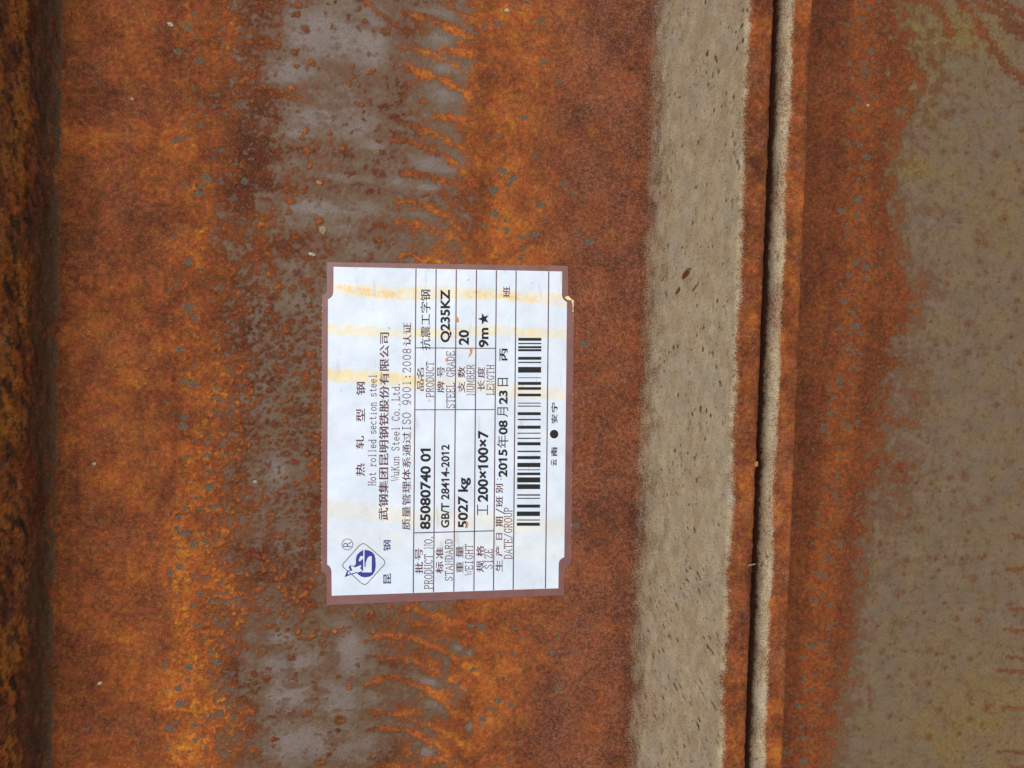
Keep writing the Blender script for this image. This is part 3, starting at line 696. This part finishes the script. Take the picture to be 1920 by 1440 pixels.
# --- lettering: font outlines laid on the sheet
tmp_cu = bpy.data.curves.new('lettering', 'FONT'); tmp = bpy.data.objects.new('lettering', tmp_cu); COL.objects.link(tmp)
tmp_cu.fill_mode = 'FRONT' if hasattr(tmp_cu, 'fill_mode') else tmp_cu.fill_mode
def glyphs(text, off):
    tmp_cu.body = text; tmp_cu.offset = off; tmp_cu.resolution_u = 4; tmp_cu.dimensions = '2D'; tmp_cu.fill_mode = 'BOTH'
    bpy.context.view_layer.update()
    me = bpy.data.meshes.new_from_object(tmp.evaluated_get(bpy.context.evaluated_depsgraph_get()))
    v = np.zeros(len(me.vertices) * 3, np.float32); me.vertices.foreach_get('co', v); v = v.reshape(-1, 3)
    f = [tuple(p.vertices) for p in me.polygons]
    bpy.data.meshes.remove(me)
    return v, f
def put_text(name, text, x0, x1, y_start, y_end, mat, off=0.0, shear=0.0, lab_text=None, dx=0.0):
    fat = 0.0
    if any(ord(q) > 0x2e80 for q in text): fat = max(0.0, off) * 62 + 0.25; off = 0.0     # heavy ideograms: printed twice, a hair apart
    """lettering that reads up the photograph: caps top at x0, baseline (or lowest stroke) at x1, from y_start (bottom) to y_end (top); x drift dx along it"""
    v, f = glyphs(text, off)
    lo = v.min(0); hi = v.max(0); a = (v[:, 0] - lo[0]) / (hi[0] - lo[0]); b = (v[:, 1] - lo[1]) / (hi[1] - lo[1])
    px = x1 + (x0 - x1) * b + dx * a; py = y_start + (y_end - y_start) * a
    P = [lab(p, q, DZ + 0.012) for p, q in zip(px, py)]
    if fat:
        nv = len(P); P += [lab(p + 0.25 * fat, q - fat, DZ + 0.017) for p, q in zip(px, py)]; f = f + [tuple(k + nv for k in q) for q in f]
    if '1' in text:                                          # give each plain upright 1 its flag
        par = list(range(len(v)))
        def root(i):
            while par[i] != i: par[i] = par[par[i]]; i = par[i]
            return i
        for q in f:
            for k in q[1:]: par[root(k)] = root(q[0])
        isl = {}
        for i in range(len(v)): isl.setdefault(root(i), []).append(i)
        H_ = hi[1] - lo[1]
        for ids in isl.values():
            w_ = v[ids].min(0); W_ = v[ids].max(0)
            if W_[1] - w_[1] > 0.6 * H_ and W_[0] - w_[0] < 0.3 * (W_[1] - w_[1]):
                sw = W_[0] - w_[0]; t_ = W_[1]; b0 = len(P)
                for gx, gy in ((w_[0] + sw * .3, t_), (w_[0] - sw * 1.0, t_ - H_ * .20), (w_[0] - sw * 1.0, t_ - H_ * .37), (w_[0] + sw * .3, t_ - H_ * .20)):
                    aa = (gx - lo[0]) / (hi[0] - lo[0]); bb = (gy - lo[1]) / (hi[1] - lo[1])
                    P.append(lab(x1 + (x0 - x1) * bb + dx * aa, y_start + (y_end - y_start) * aa, DZ + 0.016))
                f.append((b0, b0 + 1, b0 + 2, b0 + 3))
    me = mesh_py(P, f)
    fl = {p.index for p in me.polygons if p.normal.z < 0}
    if fl: bpy.data.meshes.remove(me); me = mesh_py(P, [tuple(q)[::-1] if i in fl else q for i, q in enumerate(f)])
    o = link(name, me, mat, label)
    if lab_text: o['label'] = lab_text
    return o

B = 0.034; H = 0.012
put_text('printed_text', '热', 667, 684, 893, 869.5, INK_MAROON, H); put_text('printed_text', '轧', 667, 682.5, 842, 818, INK_MAROON, H)
put_text('printed_text', '型', 667.5, 684, 791, 767, INK_MAROON, H); put_text('printed_text', '钢', 668, 684.5, 741, 717, INK_MAROON, H)
put_text('printed_text', '武钢集团昆明钢铁股份有限公司', 709.5, 727.5, 976, 624.5, INK_MAROON, 0.016, dx=2.2)
put_text('printed_text', '质量管理体系通过', 753.5, 769.5, 994, 810.5, INK_MAROON, 0.008, dx=1.0)
put_text('printed_text', '认证', 755.5, 771, 649, 605.5, INK_MAROON, 0.008)
put_text('printed_text', '昆', 718.5, 733, 1095, 1076.5, INK_NAVY, 0.02); put_text('printed_text', '钢', 718.5, 732.5, 1033.5, 1013.5, INK_NAVY, 0.012)
HEAD = [('批', 778, 793, 1076, 1054.5), ('号', 778, 792.5, 1050.5, 1028.5), ('标', 816.5, 831, 1075.5, 1053.5), ('准', 817, 831, 1048, 1027), ('重', 855, 868.5, 1074.5, 1053.5), ('量', 855, 868.5, 1046, 1024),
        ('规', 893, 907, 1073, 1052), ('格', 893, 907, 1044, 1023.5), ('生', 929, 942, 1072, 1051), ('产', 929, 942, 1043.5, 1024), ('日', 930, 942, 1012, 1000.5), ('期', 929, 943, 988, 969.5),
        ('班', 929.5, 943, 951.5, 931), ('别', 929.5, 943, 925, 908), ('品', 782, 794.5, 733, 712), ('名', 781.5, 794.5, 711.5, 690.5), ('牌', 819.5, 833, 736.5, 715.5), ('号', 819.5, 833.5, 707.5, 687.5),
        ('支', 858, 872, 736.5, 716), ('数', 858, 872, 708.5, 688), ('长', 895, 909, 733, 713.5), ('度', 895, 909, 709, 688.5), ('班', 943, 956.5, 558.5, 538)]
for ch, a, b, c0, c1 in HEAD: put_text('printed_text', ch, a, b, c0, c1, INK_MAROON, 0.010)
put_text('printed_text', '/', 929.5, 945, 963.5, 953, INK_MAROON, -0.006); put_text('printed_text', ':', 932, 940.5, 899.5, 897, INK_MAROON, 0.0)
put_text('printed_number', '85080740 01', 787.5, 807.5, 992.5, 841, INK_BLACK, B, dx=0.8)
put_text('printed_number', 'GB/T 28414-2012', 826.8, 842.5, 989.5, 833.5, INK_BLACK, 0.026, dx=0.5)
put_text('printed_number', '5027 kg', 858.5, 883, 990, 895.5, INK_BLACK, B)
put_text('printed_number', '200×100×7', 895.5, 915.5, 941, 807, INK_BLACK, B, dx=0.6)
put_text('printed_text', '抗震工字钢', 788.2, 806.8, 656.5, 543.5, INK_BLACK, 0.004, dx=0.4)
put_text('printed_number', 'Q235KZ', 825.8, 847, 642, 542.5, INK_BLACK, B)
put_text('printed_number', '20', 860, 879.5, 647, 618.5, INK_BLACK, B)
put_text('printed_number', '9m', 897.5, 916.5, 651.5, 614.5, INK_BLACK, B)
put_text('printed_number', '2015', 934.5, 951.5, 894.5, 842.5, INK_BLACK, B); put_text('printed_text', '年', 932, 953, 840, 816.5, INK_BLACK, 0.0)
put_text('printed_number', '08', 935, 952, 815, 788, INK_BLACK, B); put_text('printed_text', '月', 932.5, 953, 782, 764, INK_BLACK, 0.0)
put_text('printed_number', '23', 935.5, 952, 758, 732, INK_BLACK, B); put_text('printed_text', '日', 933, 953, 724, 709, INK_BLACK, 0.0)
put_text('printed_text', '丙', 936.5, 951.5, 677, 654.5, INK_BLACK, 0.024)
put_text('printed_text', '云', 1033, 1044, 873.5, 862.5, INK_BLACK, 0.022); put_text('printed_text', '南', 1033, 1044.5, 856, 839.5, INK_BLACK, 0.022)
put_text('printed_text', '安', 1033.5, 1045, 794, 778.5, INK_BLACK, 0.022); put_text('printed_text', '宁', 1033.5, 1045, 773.5, 756, INK_BLACK, 0.022)
bpy.data.objects.remove(tmp)

# thin serif lettering drawn stroke by stroke; cell is 1 wide, capitals 1 high
def E(cx, cy, rx, ry, a0=0, a1=360, n=14):
    return [(cx + rx * math.cos(math.radians(a0 + (a1 - a0) * k / n)), cy + ry * math.sin(math.radians(a0 + (a1 - a0) * k / n))) for k in range(n + 1)]
def sf(x, y, w=.14): return [(x - w, y), (x + w, y)]
ST = {
 'H': [[(.2, 0), (.2, 1)], [(.8, 0), (.8, 1)], [(.2, .52), (.8, .52)], sf(.2, 0), sf(.2, 1), sf(.8, 0), sf(.8, 1)],
 'o': [E(.5, .32, .34, .32)],
 't': [[(.45, .92), (.45, .12), (.55, .02), (.72, .02), (.8, .12)], [(.2, .64), (.75, .64)]],
 'r': [[(.35, 0), (.35, .64), (.2, .6)], [(.35, .42), (.5, .6), (.68, .66), (.8, .56)], sf(.35, 0, .2)],
 'l': [[(.5, 0), (.5, 1), (.32, .96)], sf(.5, 0, .22)],
 'e': [[(.18, .34), (.84, .34)] + E(.5, .32, .34, .32, 4, 325, 12)],
 'd': [[(.78, 1), (.78, 0), (.92, .02)], [(.78, 1), (.62, .97)], E(.48, .31, .3, .31)],
 's': [[(.8, .5), (.76, .62), (.5, .64), (.24, .58), (.22, .44), (.5, .34), (.78, .24), (.8, .1), (.55, .0), (.26, .02), (.2, .16)]],
 'c': [E(.52, .32, .34, .32, 35, 320, 12)],
 'i': [[(.5, 0), (.5, .64), (.32, .6)], sf(.5, 0, .22), [(.46, .86), (.54, .86)], [(.46, .9), (.54, .9)]],
 'n': [[(.25, 0), (.25, .64), (.1, .6)], [(.25, .44), (.42, .62), (.62, .64), (.76, .52), (.76, 0)], sf(.25, 0), sf(.76, 0)],
 'u': [[(.1, .64), (.24, .64), (.24, .14), (.36, .02), (.55, .02), (.76, .16)], [(.6, .64), (.76, .64), (.76, 0), (.92, .02)]],
 'S': [[(.8, .76), (.78, .94), (.55, 1), (.28, .96), (.18, .78), (.3, .6), (.68, .44), (.82, .26), (.74, .06), (.5, 0), (.24, .04), (.18, .24)]],
 'L': [[(.28, 1), (.28, 0), (.86, 0), (.9, .22)], sf(.28, 1, .18), sf(.22, 0, .12)],
 'W': [[(.08, 1), (.3, 0), (.5, .8), (.7, 0), (.92, 1)], sf(.1, 1, .1), sf(.9, 1, .1)],
 'K': [[(.22, 0), (.22, 1)], [(.82, 1), (.24, .46)], [(.42, .62), (.84, 0)], sf(.22, 0), sf(.22, 1), sf(.84, 0, .12), sf(.8, 1, .12)],
 'C': [[(.84, .7), (.84, .96)], E(.54, .5, .38, .5, 40, 320, 14)],
 'P': [[(.25, 0), (.25, 1), (.6, 1), (.82, .9), (.84, .7), (.74, .52), (.5, .46), (.25, .46)], sf(.25, 0, .18), sf(.2, 1, .1)],
 'R': [[(.22, 0), (.22, 1), (.58, 1), (.78, .9), (.8, .72), (.7, .56), (.5, .5), (.22, .5)], [(.5, .5), (.84, 0)], sf(.22, 0), sf(.17, 1, .1), sf(.86, 0, .1)],
 'O': [E(.5, .5, .38, .5)], 'D': [[(.22, 0), (.22, 1), (.5, 1), (.78, .85), (.86, .5), (.78, .15), (.5, 0), (.1, 0)], sf(.17, 1, .1)],
 'U': [[(.2, 1), (.2, .2), (.34, .02), (.64, .02), (.8, .2), (.8, 1)], sf(.2, 1), sf(.8, 1)],
 'T': [[(.5, 0), (.5, 1)], [(.1, .8), (.14, 1), (.86, 1), (.9, .8)], sf(.5, 0, .18)],
 'N': [[(.2, 0), (.2, 1), (.8, 0), (.8, 1)], sf(.2, 0), sf(.14, 1, .1), sf(.8, 1)],
 'A': [[(.14, 0), (.5, 1), (.86, 0)], [(.27, .34), (.73, .34)], sf(.14, 0, .12), sf(.86, 0, .12)],
 'E': [[(.86, .78), (.82, 1), (.22, 1), (.22, 0), (.84, 0), (.9, .22)], [(.22, .52), (.62, .52)], [(.62, .4), (.62, .64)], sf(.15, 0, .08), sf(.15, 1, .08)],
 'I': [[(.5, 0), (.5, 1)], sf(.5, 0, .24), sf(.5, 1, .24)],
 'G': [[(.82, .72), (.82, .96)], E(.54, .5, .38, .5, 42, 300, 14) + [(.76, .16), (.76, .42)], sf(.76, .42, .14)],
 'B': [[(.22, 0), (.22, 1), (.6, 1), (.78, .88), (.78, .66), (.6, .54), (.22, .54)], [(.6, .54), (.84, .4), (.84, .14), (.64, 0), (.12, 0)], sf(.16, 1, .08)],
 'M': [[(.16, 0), (.16, 1), (.5, .2), (.84, 1), (.84, 0)], sf(.16, 0, .1), sf(.84, 0, .1)],
 'Z': [[(.16, .78), (.2, 1), (.84, 1), (.16, 0), (.82, 0), (.88, .24)]],
 '0': [E(.5, .5, .32, .5)], '9': [E(.5, .66, .3, .34) , [(.8, .66), (.76, .3), (.6, .06), (.4, 0), (.24, .08)]],
 '1': [[(.34, .84), (.52, 1), (.52, 0)], sf(.52, 0, .22)], '2': [[(.2, .74), (.24, .94), (.5, 1), (.76, .92), (.8, .7), (.6, .42), (.2, 0), (.8, 0), (.84, .2)]],
 '8': [E(.5, .74, .26, .26), E(.5, .24, .32, .25)], ':': [E(.5, .58, .06, .05, 0, 360, 6), E(.5, .1, .06, .05, 0, 360, 6)], '.': [E(.3, .04, .06, .05, 0, 360, 6)],
 ',': [[(.28, .08), (.36, .04), (.26, -.14)]], '/': [[(.12, -.1), (.88, 1.05)]], ' ': [],
}
def ribbon(pts, w, px_of, dz):
    P = np.array([px_of(*p) for p in pts], float); n = len(P)
    keep = [0] + [i for i in range(1, n) if np.linalg.norm(P[i] - P[i - 1]) > 1e-3]; P = P[keep]; n = len(P)
    closed = n > 3 and np.linalg.norm(P[0] - P[-1]) < 0.05
    L = []; Rr = []
    for i in range(n):
        a = P[i] - P[i - 1] if i else (P[0] - P[-2] if closed else P[1] - P[0]); b = P[i + 1] - P[i] if i < n - 1 else (P[1] - P[0] if closed else P[-1] - P[-2])
        a = a / (np.linalg.norm(a) + 1e-9); b = b / (np.linalg.norm(b) + 1e-9); na = np.array([-a[1], a[0]]); nb = np.array([-b[1], b[0]]); m_ = na + nb
        l = np.linalg.norm(m_); m_ = na if l < 0.3 else m_ / l; k = min(1.6, 1 / max(0.4, m_ @ na))
        L.append(P[i] + m_ * w / 2 * k); Rr.append(P[i] - m_ * w / 2 * k)
    v = [lab(p[0], p[1], dz) for p in L] + [lab(p[0], p[1], dz) for p in Rr]
    return v, [(i, i + 1, n + i + 1, n + i) for i in range(n - 1)]
def strokes(name, items, mat):
    """items: (points, width, mapping)"""
    V = []; Fc = []
    for k, (pts, w, mp) in enumerate(items):
        v, f = ribbon(pts, w, mp, DZ + 0.010 + 0.0035 * (k % 5)); b = len(V); V += [tuple(p) for p in v]; Fc += [tuple(b + i for i in q) for q in f]
    me = mesh_py(V, Fc)
    fl = [p.index for p in me.polygons if p.normal.z < 0]
    if fl:
        Fc = [q[::-1] if i in set(fl) else q for i, q in enumerate(Fc)]; bpy.data.meshes.remove(me); me = mesh_py(V, Fc)
    return link(name, me, mat, label)
def put_strokes(text, x0, x1, y_start, y_end, w=1.05, mat=INK_MAROON_THIN, dx=0.0):
    w *= 1.42
    items = []; n = len(text); cw = (y_end - y_start) / n
    for i, ch in enumerate(text):
        for pts in ST[ch]:
            items.append((pts, w, lambda a, b, i=i: (x1 + (x0 - x1) * b + dx * (i + a) / n, y_start + cw * (i + a))))
    return strokes('printed_text', items, mat)
put_strokes('Hot rolled section steel', 690.4, 704.6, 911, 701, dx=1.2)
put_strokes('WuKun Steel Co.,Ltd.', 734, 748, 902, 715, dx=1.2)
put_strokes('ISO 9001:2008', 754.8, 769.6, 809, 652, 1.15, dx=0.6)
put_strokes('PRODUCT NO.', 796, 810.5, 1105.5, 1001); put_strokes('STANDARD', 835, 848, 1090, 1010.5); put_strokes('WEIGHT', 872.5, 886, 1079, 1020)
put_strokes('SIZE', 909, 923, 1067.5, 1028.5); put_strokes('DATE/GROUP', 945.5, 960, 1049, 951); put_strokes('PRODUCT', 799.5, 813, 746, 677.5)
put_strokes('STEEL GRADE', 837.5, 852, 766.5, 658); put_strokes('NUMBER', 875.5, 889, 742, 683); put_strokes('LENGTH', 913, 926, 742, 683.5)
# thin section sign before the size
strokes('printed_text', [([(0, 0), (0, 1)], 1.8, lambda a, b: (895.5 + 0 * a, 946 + 20 * b)), ([(0, 0), (0, 1)], 1.8, lambda a, b: (914, 946.5 + 19 * b)),
                         ([(0, 0), (1, 0)], 2.2, lambda a, b: (896 + 17.5 * a, 956.5))], INK_BLACK)
# star, dot, registered mark
star = [(907 + (11.2 if k % 2 == 0 else 4.5) * -math.cos(math.pi * k / 5), 598 + (11.8 if k % 2 == 0 else 4.7) * math.sin(math.pi * k / 5)) for k in range(10)]
link('printed_star', sheet([star], DZ + .012), INK_BLACK, label)
link('printed_dot', sheet([E(1039, 814, 8, 8.2, n=20)[:-1]], DZ + .012), INK_BLACK, label)
tmp_cu = bpy.data.curves.new('lettering', 'FONT'); tmp = bpy.data.objects.new('lettering', tmp_cu); COL.objects.link(tmp)
put_text('printed_text', 'R', 643.5, 659, 1025.5, 1015.5, INK_NAVY, -0.008)
bpy.data.objects.remove(tmp)
strokes('printed_ring', [(E(651.3, 1020.8, 10.3, 10.3, n=28), 1.2, lambda a, b: (a, b))], INK_NAVY)

# emblem: rounded lozenge with a blue monogram (zoom of the mark is 12 px per photograph px)
def Z12(x, y): return (630 + x / 12.0, 990 + y / 12.0)
loz = [(570, 365), (625, 350), (690, 385), (880, 545), (1080, 720), (1100, 775), (1080, 830), (890, 1040), (700, 1250), (640, 1275), (570, 1240), (360, 1050), (170, 890), (150, 845), (175, 790), (370, 570), (510, 410), (570, 365)]
strokes('emblem_outline', [(loz, 1.45, Z12)], INK_NAVY)
MONO = [
    # bowl of the mark, opened by the white counter
    [(640, 490), (740, 505), (820, 545), (865, 600), (890, 700), (895, 860), (880, 960), (830, 1050), (760, 1095), (650, 1112), (570, 1095), (500, 1045), (465, 1010), (590, 965), (572, 985), (580, 998), (800, 998), (805, 640), (760, 630), (715, 665), (690, 720), (668, 790), (666, 875), (640, 875)],
    # left upright with the notch
    [(612, 490), (612, 630), (545, 632), (512, 720), (515, 752), (545, 745), (610, 685), (612, 965), (575, 962), (575, 925), (530, 905), (565, 880), (560, 830), (440, 885), (420, 878), (345, 850), (335, 885), (375, 955), (265, 975), (270, 1050), (480, 985), (470, 1012), (345, 1050), (230, 1092), (190, 1105), (248, 970), (320, 940), (280, 895), (325, 825), (345, 845), (400, 850), (435, 835), (448, 780), (445, 700), (470, 610), (530, 545)],
]
link('emblem', sheet([[Z12(*p) for p in o] for o in MONO], DZ + .012), INK_BLUE, label)

# barcode
BARS = [(633.5, 639), (643, 645.3), (649, 653), (654.5, 658.7), (669, 674.6), (678.3, 680.7), (688, 698.8), (707.6, 709), (716, 721.8), (725.8, 731), (738, 743.2), (755, 756.7), (760.5, 762.4),
        (772.8, 778.5), (785.5, 788), (798, 804), (811.3, 813.2), (820.8, 823), (829, 835), (845, 847.7), (855, 861), (867.8, 875.8), (880, 881.6), (886, 891), (895, 904.6), (908, 917),
        (926.8, 929.4), (933.4, 935.3), (946, 952), (959, 967.6), (974, 976), (980, 986)]
bars = []
for a, b in BARS:
    k = (0.5 * (a + b) - 633) / 353.0
    xa = 971.8 - 2.8 * k; xb = 1015.2 - 3.0 * k
    bars.append([(xa, a), (xb, a), (xb, b), (xa, b)])
link('barcode', sheet(bars, DZ + .012), INK_BLACK, label)

# torn tab and perforated edges showing white paper, rust smears
m, t, bs = nodes_of('torn_paper'); g = G(t); co = g.coord()
t.links.new(g.ramp(g.noise(60, 3, 0.6, co), [(0.35, lin(240, 205, 130)), (0.65, lin(250, 232, 190))]), bs.inputs['Base Color']); bs.inputs['Roughness'].default_value = 0.8
link('torn_tab', sheet([[(1059, 557.5), (1062, 555.5), (1066.5, 555), (1068.5, 558), (1071.5, 560), (1072.5, 561.5), (1070.5, 563), (1066.5, 562.8), (1062, 561)]], 0.03), m, label)
link('torn_tab', sheet([[(1072, 562.8), (1075.3, 562.2), (1075.5, 566), (1075, 570), (1075.6, 576), (1073.6, 575.8), (1073.6, 569), (1071.8, 566)], [(1074.2, 577.5), (1075.4, 577.8), (1075.2, 580), (1074, 580)], [(1073.2, 582), (1075.2, 582), (1075, 584.5), (1073.2, 584)]], 0.03), m, label)
m2, t, bs = nodes_of('paper_core'); bs.inputs['Base Color'].default_value = lin(226, 214, 206); bs.inputs['Roughness'].default_value = 0.85
rng = np.random.RandomState(5); dots = []
for side in (0, 1):
    y = 572.0 if side == 0 else 590
    while y < 1064:
        x = (603.6 - 1.6 * (y - 555) / 517) if side == 0 else (1076.0 - 5.5 * (y - 562) / 495)
        hgt = rng.uniform(1.0, 2.4); wid = rng.uniform(0.5, 1.0)
        if rng.rand() < (0.9 if side == 0 else 0.45):
            dots.append([(x - wid * .5, y), (x + wid * .7, y + hgt * .3), (x + wid * .5, y + hgt), (x - wid * .5, y + hgt * .8)])
        y += rng.uniform(8.5, 11.5) if side == 0 else rng.uniform(9, 22)
tag(link('perforation', sheet(dots, 0.012), m2, label), kind='stuff')
m, t, bs = nodes_of('rust_smear'); g = G(t); co = g.coord()
t.links.new(g.ramp(g.noise(70, 4, 0.7, co), [(0.35, lin(200, 118, 44)), (0.65, lin(226, 160, 92))]), bs.inputs['Base Color']); bs.inputs['Roughness'].default_value = 0.85
for out in ([(854.5, 594), (857.5, 593), (860, 597), (860.5, 603), (858, 605.5), (855.5, 603), (855, 598)],
            [(881, 653.5), (884.5, 652.5), (886.5, 656), (885.5, 662), (882.5, 666), (879.5, 670), (877.5, 670.5), (880, 665), (881.5, 661), (880.5, 657)],
            [(835, 673), (838, 671.5), (841, 674), (841.5, 677), (838.5, 679), (835.5, 677)],
            [(873.5, 979), (877, 977.5), (878.5, 982), (877.5, 988), (875, 991), (872.5, 989.5), (875, 985)]):
    link('rust_smear', sheet([edge_noise(out, 0.25, 9, 1.5)], DZ + 0.03), m, label)

# ------------------------------------------------------------------ small loose things
def lump(name, px, py, z, r, mat, seed, squash=(1, 1, 1), dent=0.0, rough=0.18):
    """an uneven pebble-like crumb, dented from above when dent > 0"""
    n, mrows = 18, 11; V = []; F_ = []; c0 = at(px, py, z); rg = np.random.RandomState(seed); ph = rg.rand(6) * 6
    for i in range(mrows):
        th = math.pi * i / (mrows - 1)
        for k in range(n):
            a = 2 * math.pi * k / n
            q = r * (1 + rough * (math.sin(2 * a + ph[0]) * math.sin(2 * th + ph[1]) + 0.6 * math.sin(3 * a + ph[2]) * math.sin(3 * th + ph[3]) + 0.5 * math.sin(5 * a + ph[4]) * math.sin(th)))
            zz = q * math.cos(th)
            if dent and th < 0.9: zz -= dent * r * (1 - th / 0.9) ** 1.5
            V.append((c0[0] + q * math.sin(th) * math.cos(a) * squash[0], c0[1] + q * math.sin(th) * math.sin(a) * squash[1], c0[2] + zz * squash[2]))
    for i in range(mrows - 1):
        for k in range(n):
            F_.append((i * n + k, (i + 1) * n + k, (i + 1) * n + (k + 1) % n, i * n + (k + 1) % n))
    me = mesh_py(V, F_); me.polygons.foreach_set('use_smooth', [True] * len(me.polygons))
    return link(name, me, mat)
def flake(name, outline, z, thick, tilt, mat):
    """a thin curled chip lying on the steel"""
    P = np.array([at(p[0], p[1], z) for p in outline]); c0 = P.mean(0)
    V = []
    for k in (1, 0):
        for p in P:
            d = p - c0; V.append((p[0], p[1], z + (thick if k else 0) + tilt[0] * d[0] + tilt[1] * d[1] + 0.05 * (d[0] ** 2 + d[1] ** 2)))
    n = len(P); cz = (c0[0], c0[1], z + thick); V.append(cz); V.append((c0[0], c0[1], z))
    f = [(i, 2 * n, (i + 1) % n) for i in range(n)] + [(n + i, n + (i + 1) % n, 2 * n + 1) for i in range(n)] + [(i, (i + 1) % n, n + (i + 1) % n, n + i) for i in range(n)]
    return link(name, mesh_py(V, f), mat)
def crumb_mat(name, c0, c1):
    m, t, bs = nodes_of(name); g = G(t); co = g.coord()
    t.links.new(g.ramp(g.noise(130, 4, 0.65, co), [(0.32, c0), (0.68, c1)]), bs.inputs['Base Color']); bs.inputs['Roughness'].default_value = 0.85
    t.links.new(g.bump(g.noise(200, 3, 0.6, co), 0.5, 0.002), bs.inputs['Normal'])
    return m
M_ORANGE = crumb_mat('orange_crumb', lin(172, 96, 40), lin(205, 146, 92)); M_PALE = crumb_mat('pale_grit', lin(150, 140, 118), lin(196, 186, 166)); M_LEAF = crumb_mat('dry_leaf', lin(118, 102, 68), lin(158, 138, 98))
M_STRAW = crumb_mat('straw', lin(136, 110, 66), lin(170, 146, 100))
tag(lump('crumb', 1415.5, 870, 45.2, 0.86, M_ORANGE, 4, dent=0.5), 'round orange crumb wedged in the dark seam between the two beams', 'crumb')
# a bit of straw across the seam
A0 = at(1402, 1059.5, 45.9); A1 = at(1416.5, 1058, 45.9); V = []; F_ = []
for i in range(6):
    p = A0 + (A1 - A0) * i / 5
    for k in range(6):
        a = 2 * math.pi * k / 6; rr = 0.28 * (1 - 0.1 * i)
        V.append((p[0], p[1] + rr * math.cos(a), p[2] + rr * math.sin(a) + 0.15 * math.sin(i)))
F_ = [(i * 6 + k, i * 6 + (k + 1) % 6, (i + 1) * 6 + (k + 1) % 6, (i + 1) * 6 + k) for i in range(5) for k in range(6)] + [tuple(range(6))[::-1], tuple(range(30, 36))]
tag(link('straw', mesh_py(V, F_), M_STRAW), 'short bit of straw bridging the dark seam between the beams', 'straw')
tag(flake('leaf_scrap', [(1187.5, 176), (1190.5, 175.5), (1197, 177), (1198, 183), (1196, 186), (1194.2, 188), (1193.6, 191.5), (1191.5, 189.5), (1188.5, 184)], 0.25, 0.08, (0.12, 0.10), M_LEAF),
    'tiny dry leaf scrap on the red brown rust beside the pale flange face', 'leaf')
GRIT = [(320, 46, 0.75, 'pale angular grit chip on the brown rust near the top left corner'), (248, 186, 0.42, 'small white grit grain on the plain rust below the chip at top left'),
        (951, 20, 0.7, 'pale grit grain on the orange rust at the top edge, above the label'), (599, 343, 0.75, 'pale orange grit grain on the grey steel above the label'),
        (187, 1281, 0.6, 'pale yellow grit grain on the brown rust near the bottom left corner'), (177, 870, 0.55, 'white grit grain on brown rust left of the label'),
        (478, 903, 0.55, 'shiny pale grit grain on grey steel left of the label'), (585, 477, 0.8, 'yellowish grit grain just above the label\'s top left corner'),
        (1627, 198, 0.55, 'white grit grain at the rust edge of the beam without a label')]
for i, (px, py, r, txt) in enumerate(GRIT):
    tag(lump('grit', px, py, 0.15, r, M_PALE if i != 3 else M_ORANGE, 20 + i, (1.15, 0.8, 0.6), rough=0.28), txt, 'grit', 'grit grains on the steel')
tag(flake('seed_husk', [(597.5, 425), (604, 423.8), (611, 425.5), (611, 433), (608, 438.5), (609, 441), (604, 439), (599, 434)], 0.22, 0.1, (0.05, -0.06), M_LEAF), 'flat cream seed husk on grey steel above the label', 'husk')
